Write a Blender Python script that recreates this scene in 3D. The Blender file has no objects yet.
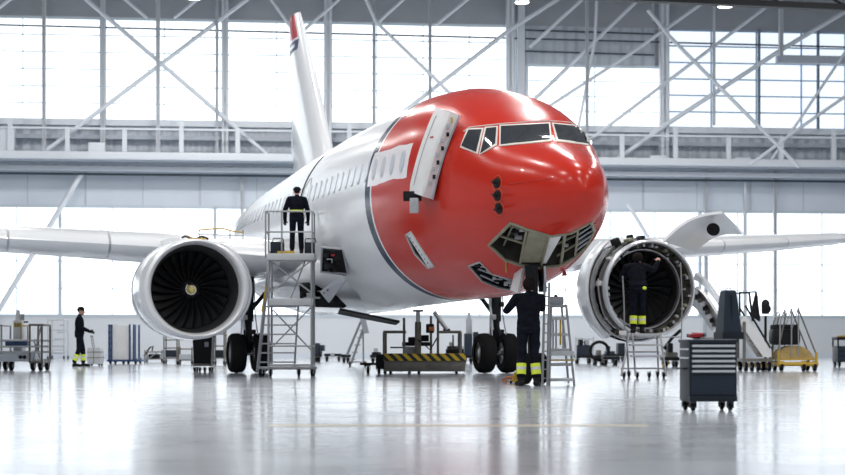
import bpy, bmesh, math, random
from mathutils import Vector, Matrix
from mathutils.bvhtree import BVHTree
random.seed(7)
SC = bpy.context.scene
COL = SC.collection
R = math.radians

# ------------------------------------------------------------------ camera
FPX, HC, YH, CX = 1750.0, 0.69, 344.0, 422.5     # focal length in pixels, eye height, horizon row
cam_d = bpy.data.cameras.new('camera')
cam_d.sensor_width = 36.0
cam_d.lens = 36.0 * FPX / 845.0
cam_d.shift_y = (YH - 237.5) / 845.0
cam_d.clip_end = 400
cam_d.dof.use_dof = True
cam_d.dof.focus_distance = 30.0
cam_d.dof.aperture_fstop = 2.0
cam = bpy.data.objects.new('camera', cam_d)
cam.location = (0, 0, HC)
cam.rotation_euler = (R(90), 0, 0)
COL.objects.link(cam)
SC.camera = cam

# ------------------------------------------------------------------ sky, lights, exposure
w = bpy.data.worlds.new('sky')
SC.world = w
w.use_nodes = True
bg = w.node_tree.nodes['Background']
bg.inputs[0].default_value = (0.86, 0.93, 1.0, 1)
bg.inputs[1].default_value = .5
SC.view_settings.view_transform = 'Standard'
SC.view_settings.look = 'None'
SC.view_settings.gamma = 1
SC.view_settings.exposure = 0.14
WINDOW_LIGHT = 1.3
LAMP_WATTS = 560

# ------------------------------------------------------------------ materials
def mat(name, col, rough=0.5, metal=0.0, var=0.0, scale=6.0, bump=0.0, emit=None, coat=0.0, spec=0.5):
    m = bpy.data.materials.new(name)
    m.use_nodes = True
    nt = m.node_tree
    b = nt.nodes['Principled BSDF']
    b.inputs['Base Color'].default_value = (*col, 1)
    b.inputs['Roughness'].default_value = rough
    b.inputs['Metallic'].default_value = metal
    b.inputs['Coat Weight'].default_value = coat
    b.inputs['Specular IOR Level'].default_value = spec
    if emit:
        b.inputs['Emission Color'].default_value = (*emit[:3], 1)
        b.inputs['Emission Strength'].default_value = emit[3]
    if var or bump:
        tc = nt.nodes.new('ShaderNodeTexCoord')
        n = nt.nodes.new('ShaderNodeTexNoise')
        n.inputs['Scale'].default_value = scale
        n.inputs['Detail'].default_value = 4
        nt.links.new(tc.outputs['Object'], n.inputs['Vector'])
        if var:
            r = nt.nodes.new('ShaderNodeValToRGB')
            r.color_ramp.elements[0].position = 0.3
            r.color_ramp.elements[1].position = 0.7
            r.color_ramp.elements[0].color = (*[c * (1 - var) for c in col], 1)
            r.color_ramp.elements[1].color = (*[min(1, c * (1 + var)) for c in col], 1)
            nt.links.new(n.outputs['Fac'], r.inputs['Fac'])
            nt.links.new(r.outputs['Color'], b.inputs['Base Color'])
        if bump:
            bp = nt.nodes.new('ShaderNodeBump')
            bp.inputs['Strength'].default_value = bump
            bp.inputs['Distance'].default_value = 0.02
            nt.links.new(n.outputs['Fac'], bp.inputs['Height'])
            nt.links.new(bp.outputs['Normal'], b.inputs['Normal'])
    return m

class NT:
    """small helper for node maths"""
    def __init__(s, m):
        s.nt = m.node_tree
    def new(s, t): return s.nt.nodes.new(t)
    def link(s, a, b): s.nt.links.new(a, b)
    def math(s, op, a, b=None, c=None):
        n = s.new('ShaderNodeMath'); n.operation = op
        for i, v in enumerate((a, b, c)):
            if v is None: continue
            if isinstance(v, (int, float)): n.inputs[i].default_value = v
            else: s.link(v, n.inputs[i])
        return n.outputs[0]
    def mix(s, f, a, b):
        n = s.new('ShaderNodeMix'); n.data_type = 'RGBA'
        if isinstance(f, (int, float)): n.inputs[0].default_value = f
        else: s.link(f, n.inputs[0])
        for i, v in ((6, a), (7, b)):
            if isinstance(v, tuple): n.inputs[i].default_value = (*v, 1)
            else: s.link(v, n.inputs[i])
        return n.outputs[2]

M = {}
M['steel_white'] = mat('white_painted_steel', (.78, .82, .87), .45)
M['steel_grey'] = mat('grey_painted_steel', (.50, .54, .60), .5)
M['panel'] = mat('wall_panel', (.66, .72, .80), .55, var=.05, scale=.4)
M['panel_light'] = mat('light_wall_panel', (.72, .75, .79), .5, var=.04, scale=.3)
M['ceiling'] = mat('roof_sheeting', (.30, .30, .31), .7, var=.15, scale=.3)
M['dark_line'] = mat('dark_rail', (.05, .07, .09), .5)
M['mullion'] = mat('window_mullion', (.74, .82, .87), .4)
M['mullion_low'] = mat('door_panel_seam', (.58, .65, .71), .4)
M['mullion_dark'] = mat('window_mullion_dark', (.40, .48, .57), .4)
M['white'] = mat('white_paint', (.80, .82, .85), .22, coat=.5, var=.03, scale=.7)
M['white_dull'] = mat('white_primer', (.72, .72, .72), .45, var=.06, scale=3)
M['wing'] = mat('wing_paint', (.40, .41, .44), .35, coat=.1, var=.05, scale=.9)
M['wing_grey'] = mat('wing_grey', (.42, .44, .47), .4, var=.08, scale=1.2)
M['metal'] = mat('polished_metal', (.78, .79, .81), .36, .8)
M['lip'] = mat('inlet_lip_metal', (.74, .75, .77), .38, .35)
M['metal_dull'] = mat('dull_metal', (.48, .48, .49), .38, .9, var=.12, scale=9)
M['alu'] = mat('aluminium_tube', (.33, .34, .355), .42, .55)
M['alu_bright'] = mat('aluminium_plate', (.50, .515, .53), .45, .4, var=.06, scale=5)
M['black'] = mat('black_metal', (.012, .013, .015), .5, spec=.2)
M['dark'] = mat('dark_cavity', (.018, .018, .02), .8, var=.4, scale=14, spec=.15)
M['rubber'] = mat('tyre_rubber', (.012, .012, .013), .8, spec=.15)
M['fan'] = mat('fan_blade_metal', (.010, .0105, .012), .5, .2)
M['liner'] = mat('inlet_liner', (.03, .031, .034), .55)
M['olive'] = mat('zinc_primer', (.25, .235, .165), .5, var=.15, scale=6)
M['olive_dark'] = mat('dark_primer', (.045, .043, .033), .6, var=.35, scale=9)
M['red'] = mat('red_paint', (.56, .028, .018), .16, coat=.6)
M['blue_mark'] = mat('navy_paint', (.012, .03, .11), .3)
M['cream'] = mat('cream_paint', (.66, .63, .58), .4)
M['glass'] = mat('cockpit_glass', (.035, .04, .047), .06, spec=.6)
M['shade'] = mat('cabin_window_pane', (.60, .64, .70), .15)
M['window_rim'] = mat('window_rim_paint', (.56, .58, .62), .4)
M['seal'] = mat('grey_seal', (.36, .38, .42), .5)
M['navy'] = mat('navy_workwear', (.0065, .008, .013), .9, var=.35, scale=12, bump=.3, spec=.08)
M['navy_trouser'] = mat('navy_trousers', (.008, .0095, .016), .9, var=.35, scale=10, bump=.3, spec=.08)
M['skin'] = mat('skin', (.52, .30, .22), .5)
M['hair'] = mat('dark_hair', (.010, .008, .007), .8, spec=.1)
M['boot'] = mat('boot_leather', (.01, .01, .011), .6, spec=.2)
M['glove'] = mat('dark_glove', (.02, .02, .022), .8)
M['hivis'] = mat('hi_vis_yellow', (.72, .85, .05), .5, emit=None)
M['silverband'] = mat('reflective_tape', (.66, .67, .68), .35, .3)
M['canvas'] = mat('tan_canvas', (.36, .25, .09), .8, var=.25, scale=4, bump=.3)
M['yellow'] = mat('yellow_paint', (.50, .32, .03), .45, var=.1, scale=5)
M['orange'] = mat('orange_plastic', (.55, .16, .03), .5)
M['blue_frame'] = mat('blue_paint', (.02, .06, .17), .45)
M['navy_box'] = mat('dark_blue_enamel', (.015, .021, .030), .45, spec=.25)
M['navy_box2'] = mat('slate_blue_enamel', (.022, .032, .047), .45, spec=.25)
M['case'] = mat('grey_cart_panel', (.50, .53, .57), .5, var=.08, scale=3)
M['strip'] = mat('drawer_pull_metal', (.62, .64, .67), .3, .4)
M['wood'] = mat('weathered_wood', (.30, .23, .16), .7, var=.2, scale=8)
M['red_plain'] = mat('red_plastic', (.40, .02, .03), .45)
M['cartgrey'] = mat('grey_brown_frame', (.17, .16, .14), .5, .3, var=.15, scale=6)

def hazard():
    m = mat('hazard_stripes', (.7, .5, .03), .5)
    n = NT(m)
    tc = n.new('ShaderNodeTexCoord'); sp = n.new('ShaderNodeSeparateXYZ')
    n.link(tc.outputs['Object'], sp.inputs[0])
    s = n.math('ADD', sp.outputs['X'], sp.outputs['Z'])
    f = n.math('GREATER_THAN', n.math('FRACT', n.math('MULTIPLY', s, 4.6)), .5)
    n.link(n.mix(f, (.62, .42, .02), (.02, .02, .02)), m.node_tree.nodes['Principled BSDF'].inputs['Base Color'])
    return m
M['hazard'] = hazard()

def livery():
    m = mat('airliner_paint', (.8, .8, .8), .24, coat=.08, spec=.3)
    n = NT(m); b = m.node_tree.nodes['Principled BSDF']
    tc = n.new('ShaderNodeTexCoord'); sp = n.new('ShaderNodeSeparateXYZ')
    n.link(tc.outputs['Object'], sp.inputs[0])
    X, Y, Z = sp.outputs
    nz = n.new('ShaderNodeTexNoise'); nz.inputs['Scale'].default_value = .8; nz.inputs['Detail'].default_value = 5
    n.link(tc.outputs['Object'], nz.inputs['Vector'])
    white = n.mix(nz.outputs['Fac'], (.74, .765, .80), (.84, .86, .89))
    red = n.mix(nz.outputs['Fac'], (.45, .017, .008), (.57, .030, .014))
    lt = lambda v: n.math('LESS_THAN', X, v)
    c = n.mix(lt(6.74), white, (.010, .028, .065))
    c = n.mix(lt(6.40), c, (.84, .86, .89))
    c = n.mix(lt(6.32), c, red)
    # pale band around the first cabin windows
    nb = n.math('MULTIPLY', n.math('SUBTRACT', nz.outputs['Fac'], .5), .2)
    edge = n.math('ADD', X, nb)
    band = n.math('MULTIPLY', n.math('GREATER_THAN', edge, 4.45),
           n.math('MULTIPLY', n.math('GREATER_THAN', n.math('ADD', Z, nb), 3.66),
           n.math('MULTIPLY', n.math('LESS_THAN', n.math('ADD', Z, nb), 4.30),
           n.math('MULTIPLY', n.math('GREATER_THAN', Y, 0.0), lt(6.58)))))
    c = n.mix(band, c, (.80, .78, .81))
    n.link(c, b.inputs['Base Color'])
    # fine skin-panel unevenness
    nb2 = n.new('ShaderNodeTexNoise'); nb2.inputs['Scale'].default_value = 2.2
    n.link(tc.outputs['Object'], nb2.inputs['Vector'])
    bp = n.new('ShaderNodeBump'); bp.inputs['Strength'].default_value = .10; bp.inputs['Distance'].default_value = .03
    n.link(nb2.outputs['Fac'], bp.inputs['Height']); n.link(bp.outputs['Normal'], b.inputs['Normal'])
    return m
M['livery'] = livery()

def floor_mat():
    m = mat('epoxy_floor', (.5, .5, .5), .2, coat=0, spec=.42)
    n = NT(m); b = m.node_tree.nodes['Principled BSDF']
    tc = n.new('ShaderNodeTexCoord')
    a = n.new('ShaderNodeTexNoise'); a.inputs['Scale'].default_value = .35; a.inputs['Detail'].default_value = 6
    n.link(tc.outputs['Object'], a.inputs['Vector'])
    c = n.mix(a.outputs['Fac'], (.45, .48, .53), (.57, .605, .66))
    sp = n.new('ShaderNodeSeparateXYZ'); n.link(tc.outputs['Object'], sp.inputs[0])
    jx = n.math('LESS_THAN', n.math('ABSOLUTE', n.math('SUBTRACT', n.math('FRACT', n.math('DIVIDE', sp.outputs['X'], 6.0)), .5)), .0025)
    jy = n.math('LESS_THAN', n.math('ABSOLUTE', n.math('SUBTRACT', n.math('FRACT', n.math('DIVIDE', sp.outputs['Y'], 6.0)), .5)), .004)
    c = n.mix(n.math('MULTIPLY', n.math('MAXIMUM', jx, jy), .35), c, (.2, .2, .21))
    n.link(c, b.inputs['Base Color'])
    a2 = n.new('ShaderNodeTexNoise'); a2.inputs['Scale'].default_value = .9; a2.inputs['Detail'].default_value = 5
    n.link(tc.outputs['Object'], a2.inputs['Vector'])
    rr = n.new('ShaderNodeMapRange'); rr.inputs['To Min'].default_value = .08; rr.inputs['To Max'].default_value = .19
    mp = n.new('ShaderNodeMapping'); mp.inputs['Scale'].default_value = (.22, 2.6, 1)
    n.link(tc.outputs['Object'], mp.inputs['Vector'])
    a3 = n.new('ShaderNodeTexNoise'); a3.inputs['Scale'].default_value = 1.6; a3.inputs['Detail'].default_value = 3
    n.link(mp.outputs[0], a3.inputs['Vector'])
    bp = n.new('ShaderNodeBump'); bp.inputs['Strength'].default_value = .3; bp.inputs['Distance'].default_value = .01
    n.link(a3.outputs['Fac'], bp.inputs['Height']); n.link(bp.outputs['Normal'], b.inputs['Normal'])
    n.link(a2.outputs['Fac'], rr.inputs['Value']); n.link(rr.outputs[0], b.inputs['Roughness'])
    return m
M['floor'] = floor_mat()

def corrugated():
    m = mat('corrugated_sheet', (.60, .645, .70), .5)
    n = NT(m); b = m.node_tree.nodes['Principled BSDF']
    tc = n.new('ShaderNodeTexCoord'); wv = n.new('ShaderNodeTexWave')
    wv.inputs['Scale'].default_value = .55
    n.link(tc.outputs['Object'], wv.inputs['Vector'])
    bp = n.new('ShaderNodeBump'); bp.inputs['Strength'].default_value = .8; bp.inputs['Distance'].default_value = .1
    n.link(wv.outputs['Fac'], bp.inputs['Height']); n.link(bp.outputs['Normal'], b.inputs['Normal'])
    return m
M['corrugated'] = corrugated()
def daylight(name, col, k):
    return mat(name, (.9, .93, .96), .5, emit=(*col, k))
M['daylight'] = daylight('daylit_translucent_pane', (.89, .95, 1.0), WINDOW_LIGHT)
M['daylight_blue'] = daylight('sky_lit_pane', (.80, .89, 1.0), .80)
M['lamp'] = mat('lamp_lens', (1, 1, 1), .5, emit=(1, .98, .95, 7))

# ------------------------------------------------------------------ mesh building
class MB:
    def __init__(s): s.v = []; s.f = []; s.m = []
    def add(s, vs, fs, mi=0):
        o = len(s.v)
        s.v += [Vector(p) for p in vs]
        s.f += [tuple(o + i for i in f) for f in fs]
        s.m += [mi] * len(fs)
        return s
    def bm(s, b, mi=0, mtx=None):
        b.verts.index_update()
        s.add([(mtx @ v.co) if mtx else v.co.copy() for v in b.verts], [[v.index for v in f.verts] for f in b.faces], mi)
        b.free(); return s
    def box(s, c, size, rot=None, bev=0.0, mi=0):
        b = bmesh.new(); bmesh.ops.create_cube(b, size=1)
        for v in b.verts: v.co = Vector((v.co.x * size[0], v.co.y * size[1], v.co.z * size[2]))
        if bev: bmesh.ops.bevel(b, geom=b.edges[:], offset=min(bev, min(size) * .45), segments=2, affect='EDGES', profile=.6)
        m = Matrix.Translation(c)
        if rot is not None: m = m @ (rot.to_4x4() if hasattr(rot, 'to_4x4') else Matrix.Rotation(rot, 4, 'Z'))
        return s.bm(b, mi, m)
    def span(s, x0, x1, y0, y1, z0, z1, bev=0.0, mi=0):
        return s.box(((x0 + x1) / 2, (y0 + y1) / 2, (z0 + z1) / 2), (abs(x1 - x0), abs(y1 - y0), abs(z1 - z0)), None, bev, mi)
    def tube(s, p0, p1, r0, r1=None, n=10, mi=0):
        p0 = Vector(p0); p1 = Vector(p1); r1 = r0 if r1 is None else r1
        d = (p1 - p0)
        if d.length < 1e-6: return s
        q = d.to_track_quat('Z', 'Y')
        vs = []
        for p, r in ((p0, r0), (p1, r1)):
            for k in range(n):
                a = 2 * math.pi * k / n
                vs.append(p + q @ Vector((r * math.cos(a), r * math.sin(a), 0)))
        fs = [(k, (k + 1) % n, n + (k + 1) % n, n + k) for k in range(n)] + [tuple(range(n - 1, -1, -1)), tuple(range(n, 2 * n))]
        return s.add(vs, fs, mi)
    def path(s, pts, r, n=8, mi=0, closed=False):
        pts = [Vector(p) for p in pts]; N = len(pts); vs = []; up = None
        for i, p in enumerate(pts):
            if closed: t = pts[(i + 1) % N] - pts[i - 1]
            else: t = pts[min(i + 1, N - 1)] - pts[max(i - 1, 0)]
            t.normalize()
            if up is None:
                up = t.orthogonal().normalized()
            up = (up - t * up.dot(t)).normalized(); b = t.cross(up)
            for k in range(n):
                a = 2 * math.pi * k / n
                vs.append(p + (up * math.cos(a) + b * math.sin(a)) * r)
        fs = []
        for i in range(N if closed else N - 1):
            j = (i + 1) % N
            for k in range(n): fs.append((i * n + k, i * n + (k + 1) % n, j * n + (k + 1) % n, j * n + k))
        if not closed: fs += [tuple(range(n - 1, -1, -1)), tuple(range((N - 1) * n, N * n))]
        return s.add(vs, fs, mi)
    def lathe(s, prof, mtx, n=32, mi=0, closed=False, a0=0, a1=2 * math.pi):
        """prof: (axial, radius) revolved about local Z of mtx; closed joins the profile's ends"""
        full = abs(a1 - a0 - 2 * math.pi) < 1e-6
        K = n if full else n + 1; P = len(prof); vs = []
        for k in range(K):
            a = a0 + (a1 - a0) * k / n
            for (z, r) in prof: vs.append(mtx @ Vector((r * math.cos(a), r * math.sin(a), z)))
        fs = []
        for k in range(n):
            j = (k + 1) % K
            for i in range(P if closed else P - 1):
                i2 = (i + 1) % P
                fs.append((k * P + i, j * P + i, j * P + i2, k * P + i2))
        return s.add(vs, fs, mi)
    def sphere(s, c, r, n=16, mi=0):
        b = bmesh.new(); bmesh.ops.create_uvsphere(b, u_segments=n, v_segments=max(6, n // 2), radius=1)
        rr = r if hasattr(r, '__len__') else (r, r, r)
        return s.bm(b, mi, Matrix.Translation(c) @ Matrix.Diagonal((*rr, 1)))
    def loft(s, rings, mi=0, cap=True, closed=True):
        n = len(rings[0]); vs = [p for r in rings for p in r]; fs = []
        for i in range(len(rings) - 1):
            for k in range(n if closed else n - 1):
                k2 = (k + 1) % n
                fs.append((i * n + k, i * n + k2, (i + 1) * n + k2, (i + 1) * n + k))
        if cap: fs += [tuple(range(n - 1, -1, -1)), tuple(range((len(rings) - 1) * n, len(rings) * n))]
        return s.add(vs, fs, mi)
    def prism(s, poly, axis, h0, h1, mi=0):
        """poly of 2-D points; axis 'x','y' or 'z' is the extrusion axis"""
        def P(a, b, h):
            return {'x': (h, a, b), 'y': (a, h, b), 'z': (a, b, h)}[axis]
        n = len(poly)
        vs = [P(a, b, h0) for a, b in poly] + [P(a, b, h1) for a, b in poly]
        return s.add(vs, [(k, (k + 1) % n, n + (k + 1) % n, n + k) for k in range(n)] + [tuple(range(n - 1, -1, -1)), tuple(range(n, 2 * n))], mi)
    def sheet(s, grid, th, mi=0, ref=None):
        """grid[i][j] of points -> thickened sheet"""
        I = len(grid); J = len(grid[0]); G = [[Vector(p) for p in r] for r in grid]
        nor = []
        for i in range(I):
            row = []
            for j in range(J):
                a = G[min(i + 1, I - 1)][j] - G[max(i - 1, 0)][j]; b = G[i][min(j + 1, J - 1)] - G[i][max(j - 1, 0)]
                row.append(a.cross(b).normalized())
            nor.append(row)
        if ref is not None and nor[I // 2][J // 2].dot(ref) < 0: nor = [[-q for q in r] for r in nor]
        vs = [G[i][j] for i in range(I) for j in range(J)] + [G[i][j] - nor[i][j] * th for i in range(I) for j in range(J)]
        o = I * J; fs = []
        for i in range(I - 1):
            for j in range(J - 1):
                a = i * J + j
                fs.append((a, a + J, a + J + 1, a + 1)); fs.append((o + a, o + a + 1, o + a + J + 1, o + a + J))
        rim = [j for j in range(J)] + [i * J + J - 1 for i in range(1, I)] + [(I - 1) * J + j for j in range(J - 2, -1, -1)] + [i * J for i in range(I - 2, 0, -1)]
        for a, b in zip(rim, rim[1:] + rim[:1]): fs.append((a, b, o + b, o + a))
        return s.add(vs, fs, mi)
    def build(s, name, mats, parent=None, world=False, smooth=True, angle=38):
        me = bpy.data.meshes.new(name)
        vs = s.v
        if world and parent is not None:
            mw = WM(parent).inverted(); vs = [mw @ p for p in vs]
        me.from_pydata([tuple(p) for p in vs], [], s.f)
        ml = mats if isinstance(mats, (list, tuple)) else [mats]
        for m in ml: me.materials.append(m if not isinstance(m, str) else M[m])
        me.polygons.foreach_set('material_index', s.m)
        b = bmesh.new(); b.from_mesh(me); bmesh.ops.recalc_face_normals(b, faces=b.faces[:]); b.to_mesh(me); b.free()
        if smooth:
            me.polygons.foreach_set('use_smooth', [True] * len(me.polygons))
            me.set_sharp_from_angle(angle=R(angle))
        me.update()
        o = bpy.data.objects.new(name, me); COL.objects.link(o)
        if parent is not None: o.parent = parent
        return o

def WM(o):
    m = o.matrix_basis.copy()
    return WM(o.parent) @ m if o.parent else m

def tag(o, label=None, cat=None, group=None, kind=None):
    if label: o['label'] = label
    if cat: o['category'] = cat
    if group: o['group'] = group
    if kind: o['kind'] = kind
    return o
def thing(name, label, cat, loc=(0, 0, 0), rz=0.0, group=None, kind=None):
    o = bpy.data.objects.new(name, None); COL.objects.link(o)
    o.empty_display_size = .2
    o.location = loc; o.rotation_euler = (0, 0, rz)
    return tag(o, label, cat, group, kind)
def children(o): return [c for c in bpy.data.objects if c.parent == o]
def copy_tree(o, loc=None, rz=None, label=None, parent=None):
    c = o.copy(); COL.objects.link(c)
    if parent is not None: c.parent = parent
    if loc is not None: c.location = loc
    if rz is not None: c.rotation_euler = (0, 0, rz)
    if label: c['label'] = label
    for ch in children(o): copy_tree(ch, parent=c)
    return c

def depth_at(py): return FPX * HC / (py - YH)         # depth of a floor point seen at row py
def ray(px, py): return Vector(((px - CX) / FPX, 1.0, (YH - py) / FPX))
CAM = Vector((0, 0, HC))
def at(px, py, d): return CAM + ray(px, py) * d        # point at depth d seen at (px, py)

class Prop:
    """a thing standing on the floor; measures read off in pixels become metres at its own depth"""
    def __init__(s, name, label, cat, px, base, rz=0.0, group=None, d=None, kind=None):
        s.d = d or depth_at(base); s.s = FPX / s.d; s.px = px
        s.base = YH + HC * s.s
        s.o = thing(name, label, cat, ((px - CX) / s.s, s.d, 0), rz, group, kind)
    def X(s, px): return (px - s.px) / s.s
    def Z(s, py): return (s.base - py) / s.s
    def P(s, px, py, y=0.0): return Vector((s.X(px), y, s.Z(py)))
    def box(s, name, mats, x0, x1, z0, z1, y0, y1, bev=.01, parent=None):
        return MB().span(s.X(x0), s.X(x1), y0, y1, s.Z(z0), s.Z(z1), bev).build(name, mats, parent or s.o)
    def tube(s, name, mats, p, q, r, parent=None):
        return MB().tube(s.P(*p), s.P(*q), r).build(name, mats, parent or s.o)
    def caster(s, x, y, r=.07, w=.05, name='caster', plate=True, mats=('rubber', 'alu')):
        """fork with a wheel as its sub-part; x, y in metres"""
        k = MB()
        k.span(x - w * .8, x + w * .8, y - .04, y + .04, r * 2.02, r * 2.35)
        for q in (-1, 1): k.span(x + q * w * .8 - .006, x + q * w * .8 + .006, y - .025, y + .025, r * .8, r * 2.1)
        f = k.build(name, mats[1], s.o)
        wheel_mb((x, y, r), r, w).build('wheel', [mats[0], 'metal_dull'], f)
        return f

def wheel_mb(c, r, w, n=24, axis=Vector((1, 0, 0))):
    q = axis.to_track_quat('Z', 'Y').to_matrix().to_4x4()
    m = Matrix.Translation(c) @ q
    h = w / 2
    k = MB()
    k.lathe([(-h, r * .55), (-h, r * .86), (-h * .7, r * .97), (0, r), (h * .7, r * .97), (h, r * .86), (h, r * .55)], m, n, 0)
    k.lathe([(-h * .75, 0), (-h * .8, r * .2), (-h * .6, r * .35), (-h * .85, r * .56), (h * .85, r * .56), (h * .6, r * .35), (h * .8, r * .2), (h * .75, 0)], m, n, 1)
    return k
# ================================================================== THE HALL
def struct(o, label=None): return tag(o, label, None, None, 'structure')
WA = R(6.0)
W0 = Vector((0, 88, 0)); WV = Vector((math.cos(WA), math.sin(WA), 0)); WN = Vector((math.sin(WA), -math.cos(WA), 0))
WMTX = Matrix.Translation(W0) @ Matrix.Rotation(WA, 4, 'Z')     # wall frame: x along the wall, -y into the hall
def wall_xz(px, py, off=0.0):
    """the wall-frame x and height seen at a pixel on a plane standing off metres in front of the wall"""
    r = ray(px, py); p0 = W0 + WN * off
    k = (p0 - CAM).dot(WN) / r.dot(WN)
    p = CAM + r * k
    return (p - W0).dot(WV), p.z
def wx(px, off=0.0): return wall_xz(px, 200, off)[0]
def wz(px, py, off=0.0): return wall_xz(px, py, off)[1]
wall_root_loc = dict()
def on_wall(o):
    o.matrix_basis = WMTX.copy(); return o

# floor and roof
fl = MB().span(-70, 70, -6, 130, -.3, 0).build('floor', M['floor'], smooth=False); struct(fl, 'pale glossy epoxy hangar floor')
mk = MB().span(-1.3, 1.9, 14.7, 14.9, 0, .003).build('floor_marking', mat('faded_yellow_marking', (.66, .57, .40), .25), smooth=False)
struct(mk, 'faded yellow line painted across the floor')
ce = MB().span(-70, 70, 8, 130, 19.2, 19.5)
for k in range(24):
    y = 12 + k * 4.0
    ce.span(-70, 70, y - .15, y + .15, 18.75, 19.2)
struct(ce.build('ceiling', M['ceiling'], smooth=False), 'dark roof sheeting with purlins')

# wall: solid strips around the glazing
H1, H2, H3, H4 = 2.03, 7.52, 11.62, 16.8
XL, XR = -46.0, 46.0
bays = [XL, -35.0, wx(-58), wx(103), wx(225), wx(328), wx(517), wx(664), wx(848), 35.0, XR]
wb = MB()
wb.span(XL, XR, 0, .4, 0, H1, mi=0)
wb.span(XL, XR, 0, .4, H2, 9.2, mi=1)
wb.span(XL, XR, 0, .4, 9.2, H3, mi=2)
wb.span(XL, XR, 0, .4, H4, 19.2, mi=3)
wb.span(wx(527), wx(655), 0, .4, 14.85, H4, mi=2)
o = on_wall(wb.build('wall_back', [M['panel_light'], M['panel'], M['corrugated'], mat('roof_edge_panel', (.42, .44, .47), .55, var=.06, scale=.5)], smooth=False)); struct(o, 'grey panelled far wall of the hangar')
# thin joints on the grey band and the base
jt = MB()
for k in range(int((XR - XL) / 5.6)):
    x = XL + 1.3 + k * 5.6
    jt.span(x - .05, x + .05, -.03, 0, H2, 9.15)
    jt.span(x + 2.78, x + 2.82, -.02, 0, H2, 9.15)
struct(on_wall(jt.build('trim_1', M['steel_grey'], smooth=False)), 'vertical joints of the grey wall band')
struct(on_wall(MB().span(XL, XR, -.06, 0, 0, .22).build('baseboard_back', M['panel'], smooth=False)), 'grey kick strip at the foot of the far wall')

# glazing: every bay a window of its own
wn = 0
def window(x0, x1, z0, z1, nx, nz, pane, mull, t=.07, label='', fr=.07):
    global wn
    wn += 1
    f = MB()
    for a in (x0, x1): f.span(a - fr, a + fr, -.04, .14, z0, z1)
    for a in (z0, z1): f.span(x0, x1, -.04, .14, a - .07, a + .07)
    for k in range(1, nx):
        a = x0 + (x1 - x0) * k / nx; f.span(a - t / 2, a + t / 2, -.02, .12, z0, z1)
    for k in range(1, nz):
        a = z0 + (z1 - z0) * k / nz; f.span(x0, x1, -.02, .12, a - t / 2, a + t / 2)
    o = on_wall(f.build('window_%d' % wn, M[mull], smooth=False)); struct(o, label)
    MB().span(x0, x1, .15, .2, z0, z1).build('pane', M[pane], o, smooth=False)
for i in range(len(bays) - 1):
    x0, x1 = bays[i] + .1, bays[i + 1] - .1
    blue = i >= 7
    zt = 14.85 if i == 6 else H4
    if i == 6: x0 = wx(527)
    nx = max(1, round((x1 - x0) / 3.1))
    nx = {5: 4, 7: 4}.get(i, nx)
    window(x0, x1, H3 + .1, zt - .05, nx, 6 if zt == H4 else 4, 'daylight_blue' if blue else 'daylight',
           'mullion_dark' if blue else 'mullion', .06 if blue else .05, 'tall daylit glazing bay in the upper hangar wall')
lb = [XL, -29, wx(-70), wx(60), wx(215), wx(360), wx(520), wx(700), wx(775), wx(960), 36, XR]
for i in range(len(lb) - 1):
    window(lb[i] + .05, lb[i + 1] - .05, H1 + .06, H2 - .05, max(2, round((lb[i + 1] - lb[i]) / 2.2)), 4, 'daylight', 'mullion_low', .045,
           'translucent daylit door panels in the lower hangar wall', .035)

# gantry walkway along the wall: beam, parapet boards, dark soffit
g = thing('wall_gantry', 'white steel gantry walkway running along the far wall', None, kind='structure'); on_wall(g)
MB().span(XL, XR, -1.9, -1.6, 9.62, 9.98, .04).build('edge_beam', M['steel_white'], g)
MB().span(XL, XR, -1.6, 0, 9.55, 9.72).build('deck', M['steel_grey'], g)
MB().span(XL, XR, -1.2, -.9, 9.12, 9.34).build('lower_beam', M['steel_grey'], g)
MB().span(XL, XR, -.75, -.6, 8.95, 9.05).build('pipe', M['dark_line'], g)
MB().span(XL, XR, -1.85, -1.78, 11.05, 11.15).build('handrail', M['steel_white'], g)
MB().span(XL, XR, -.5, -.1, 11.42, 11.72).build('sill_beam', M['steel_white'], g)
MB().span(XL, XR, -.5, -.2, 10.75, 10.95).build('cable_tray', M['steel_grey'], g)
for k in range(34):
    x = XL + 1.4 + k * 2.72
    MB().span(x - .11, x + .11, -1.9, -1.75, 9.98, 11.15 + (.35 if k % 3 == 0 else 0)).build('post', M['steel_white'], g)
for px, a, b, h in ((6, 128, 150, 1), (97, 143, 155, 1), (657, 156, 163, 1), (742, 158, 170, 1)):
    x, z0 = wall_xz(px, b, 1.5); z1 = wz(px, a, 1.5)
    MB().span(x - .4, x + .4, -1.75, -1.2, 9.98, z1, .03).build('equipment_box', M['steel_white'], g)

# columns in front of the wall
def column(px, wpx, y0=None, y1=None, off=.6, m='steel_white', z0=0, z1=19.2, lab='white steel column'):
    x = wx(px, off); h = wpx / 19.9 / 2
    c = MB()
    c.span(x - h, x + h, -off - h, -off - h + .05, z0, z1); c.span(x - h, x + h, -off + h - .05, -off + h, z0, z1)
    c.span(x - .05, x + .05, -off - h, -off + h, z0, z1)
    c.span(x - h, x - h + .03, -off - h, -off + h, z0, z1); c.span(x + h - .03, x + h, -off - h, -off + h, z0, z1)
    struct(on_wall(c.build('column', M[m], smooth=False)), lab)
for px, wd in ((103, 5), (225, 7), (328, 8), (510, 8), (521, 7), (664, 9)):
    column(px, wd, z0=9.98, lab='white steel column rising from the gantry to the roof')
for px, wd in ((-58, 7), (44, 3.5), (158, 4), (217, 3), (374, 3), (430, 3), (587, 3), (653, 2.5), (714, 2.5), (781, 4), (900, 7)):
    column(px, wd, off=1.7, z0=9.98 if px not in (714, 781, 653) else wz(px, {714: 125, 781: 56, 653: 22}[px], 1.7), lab='slender white hanger post below the roof')
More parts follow.
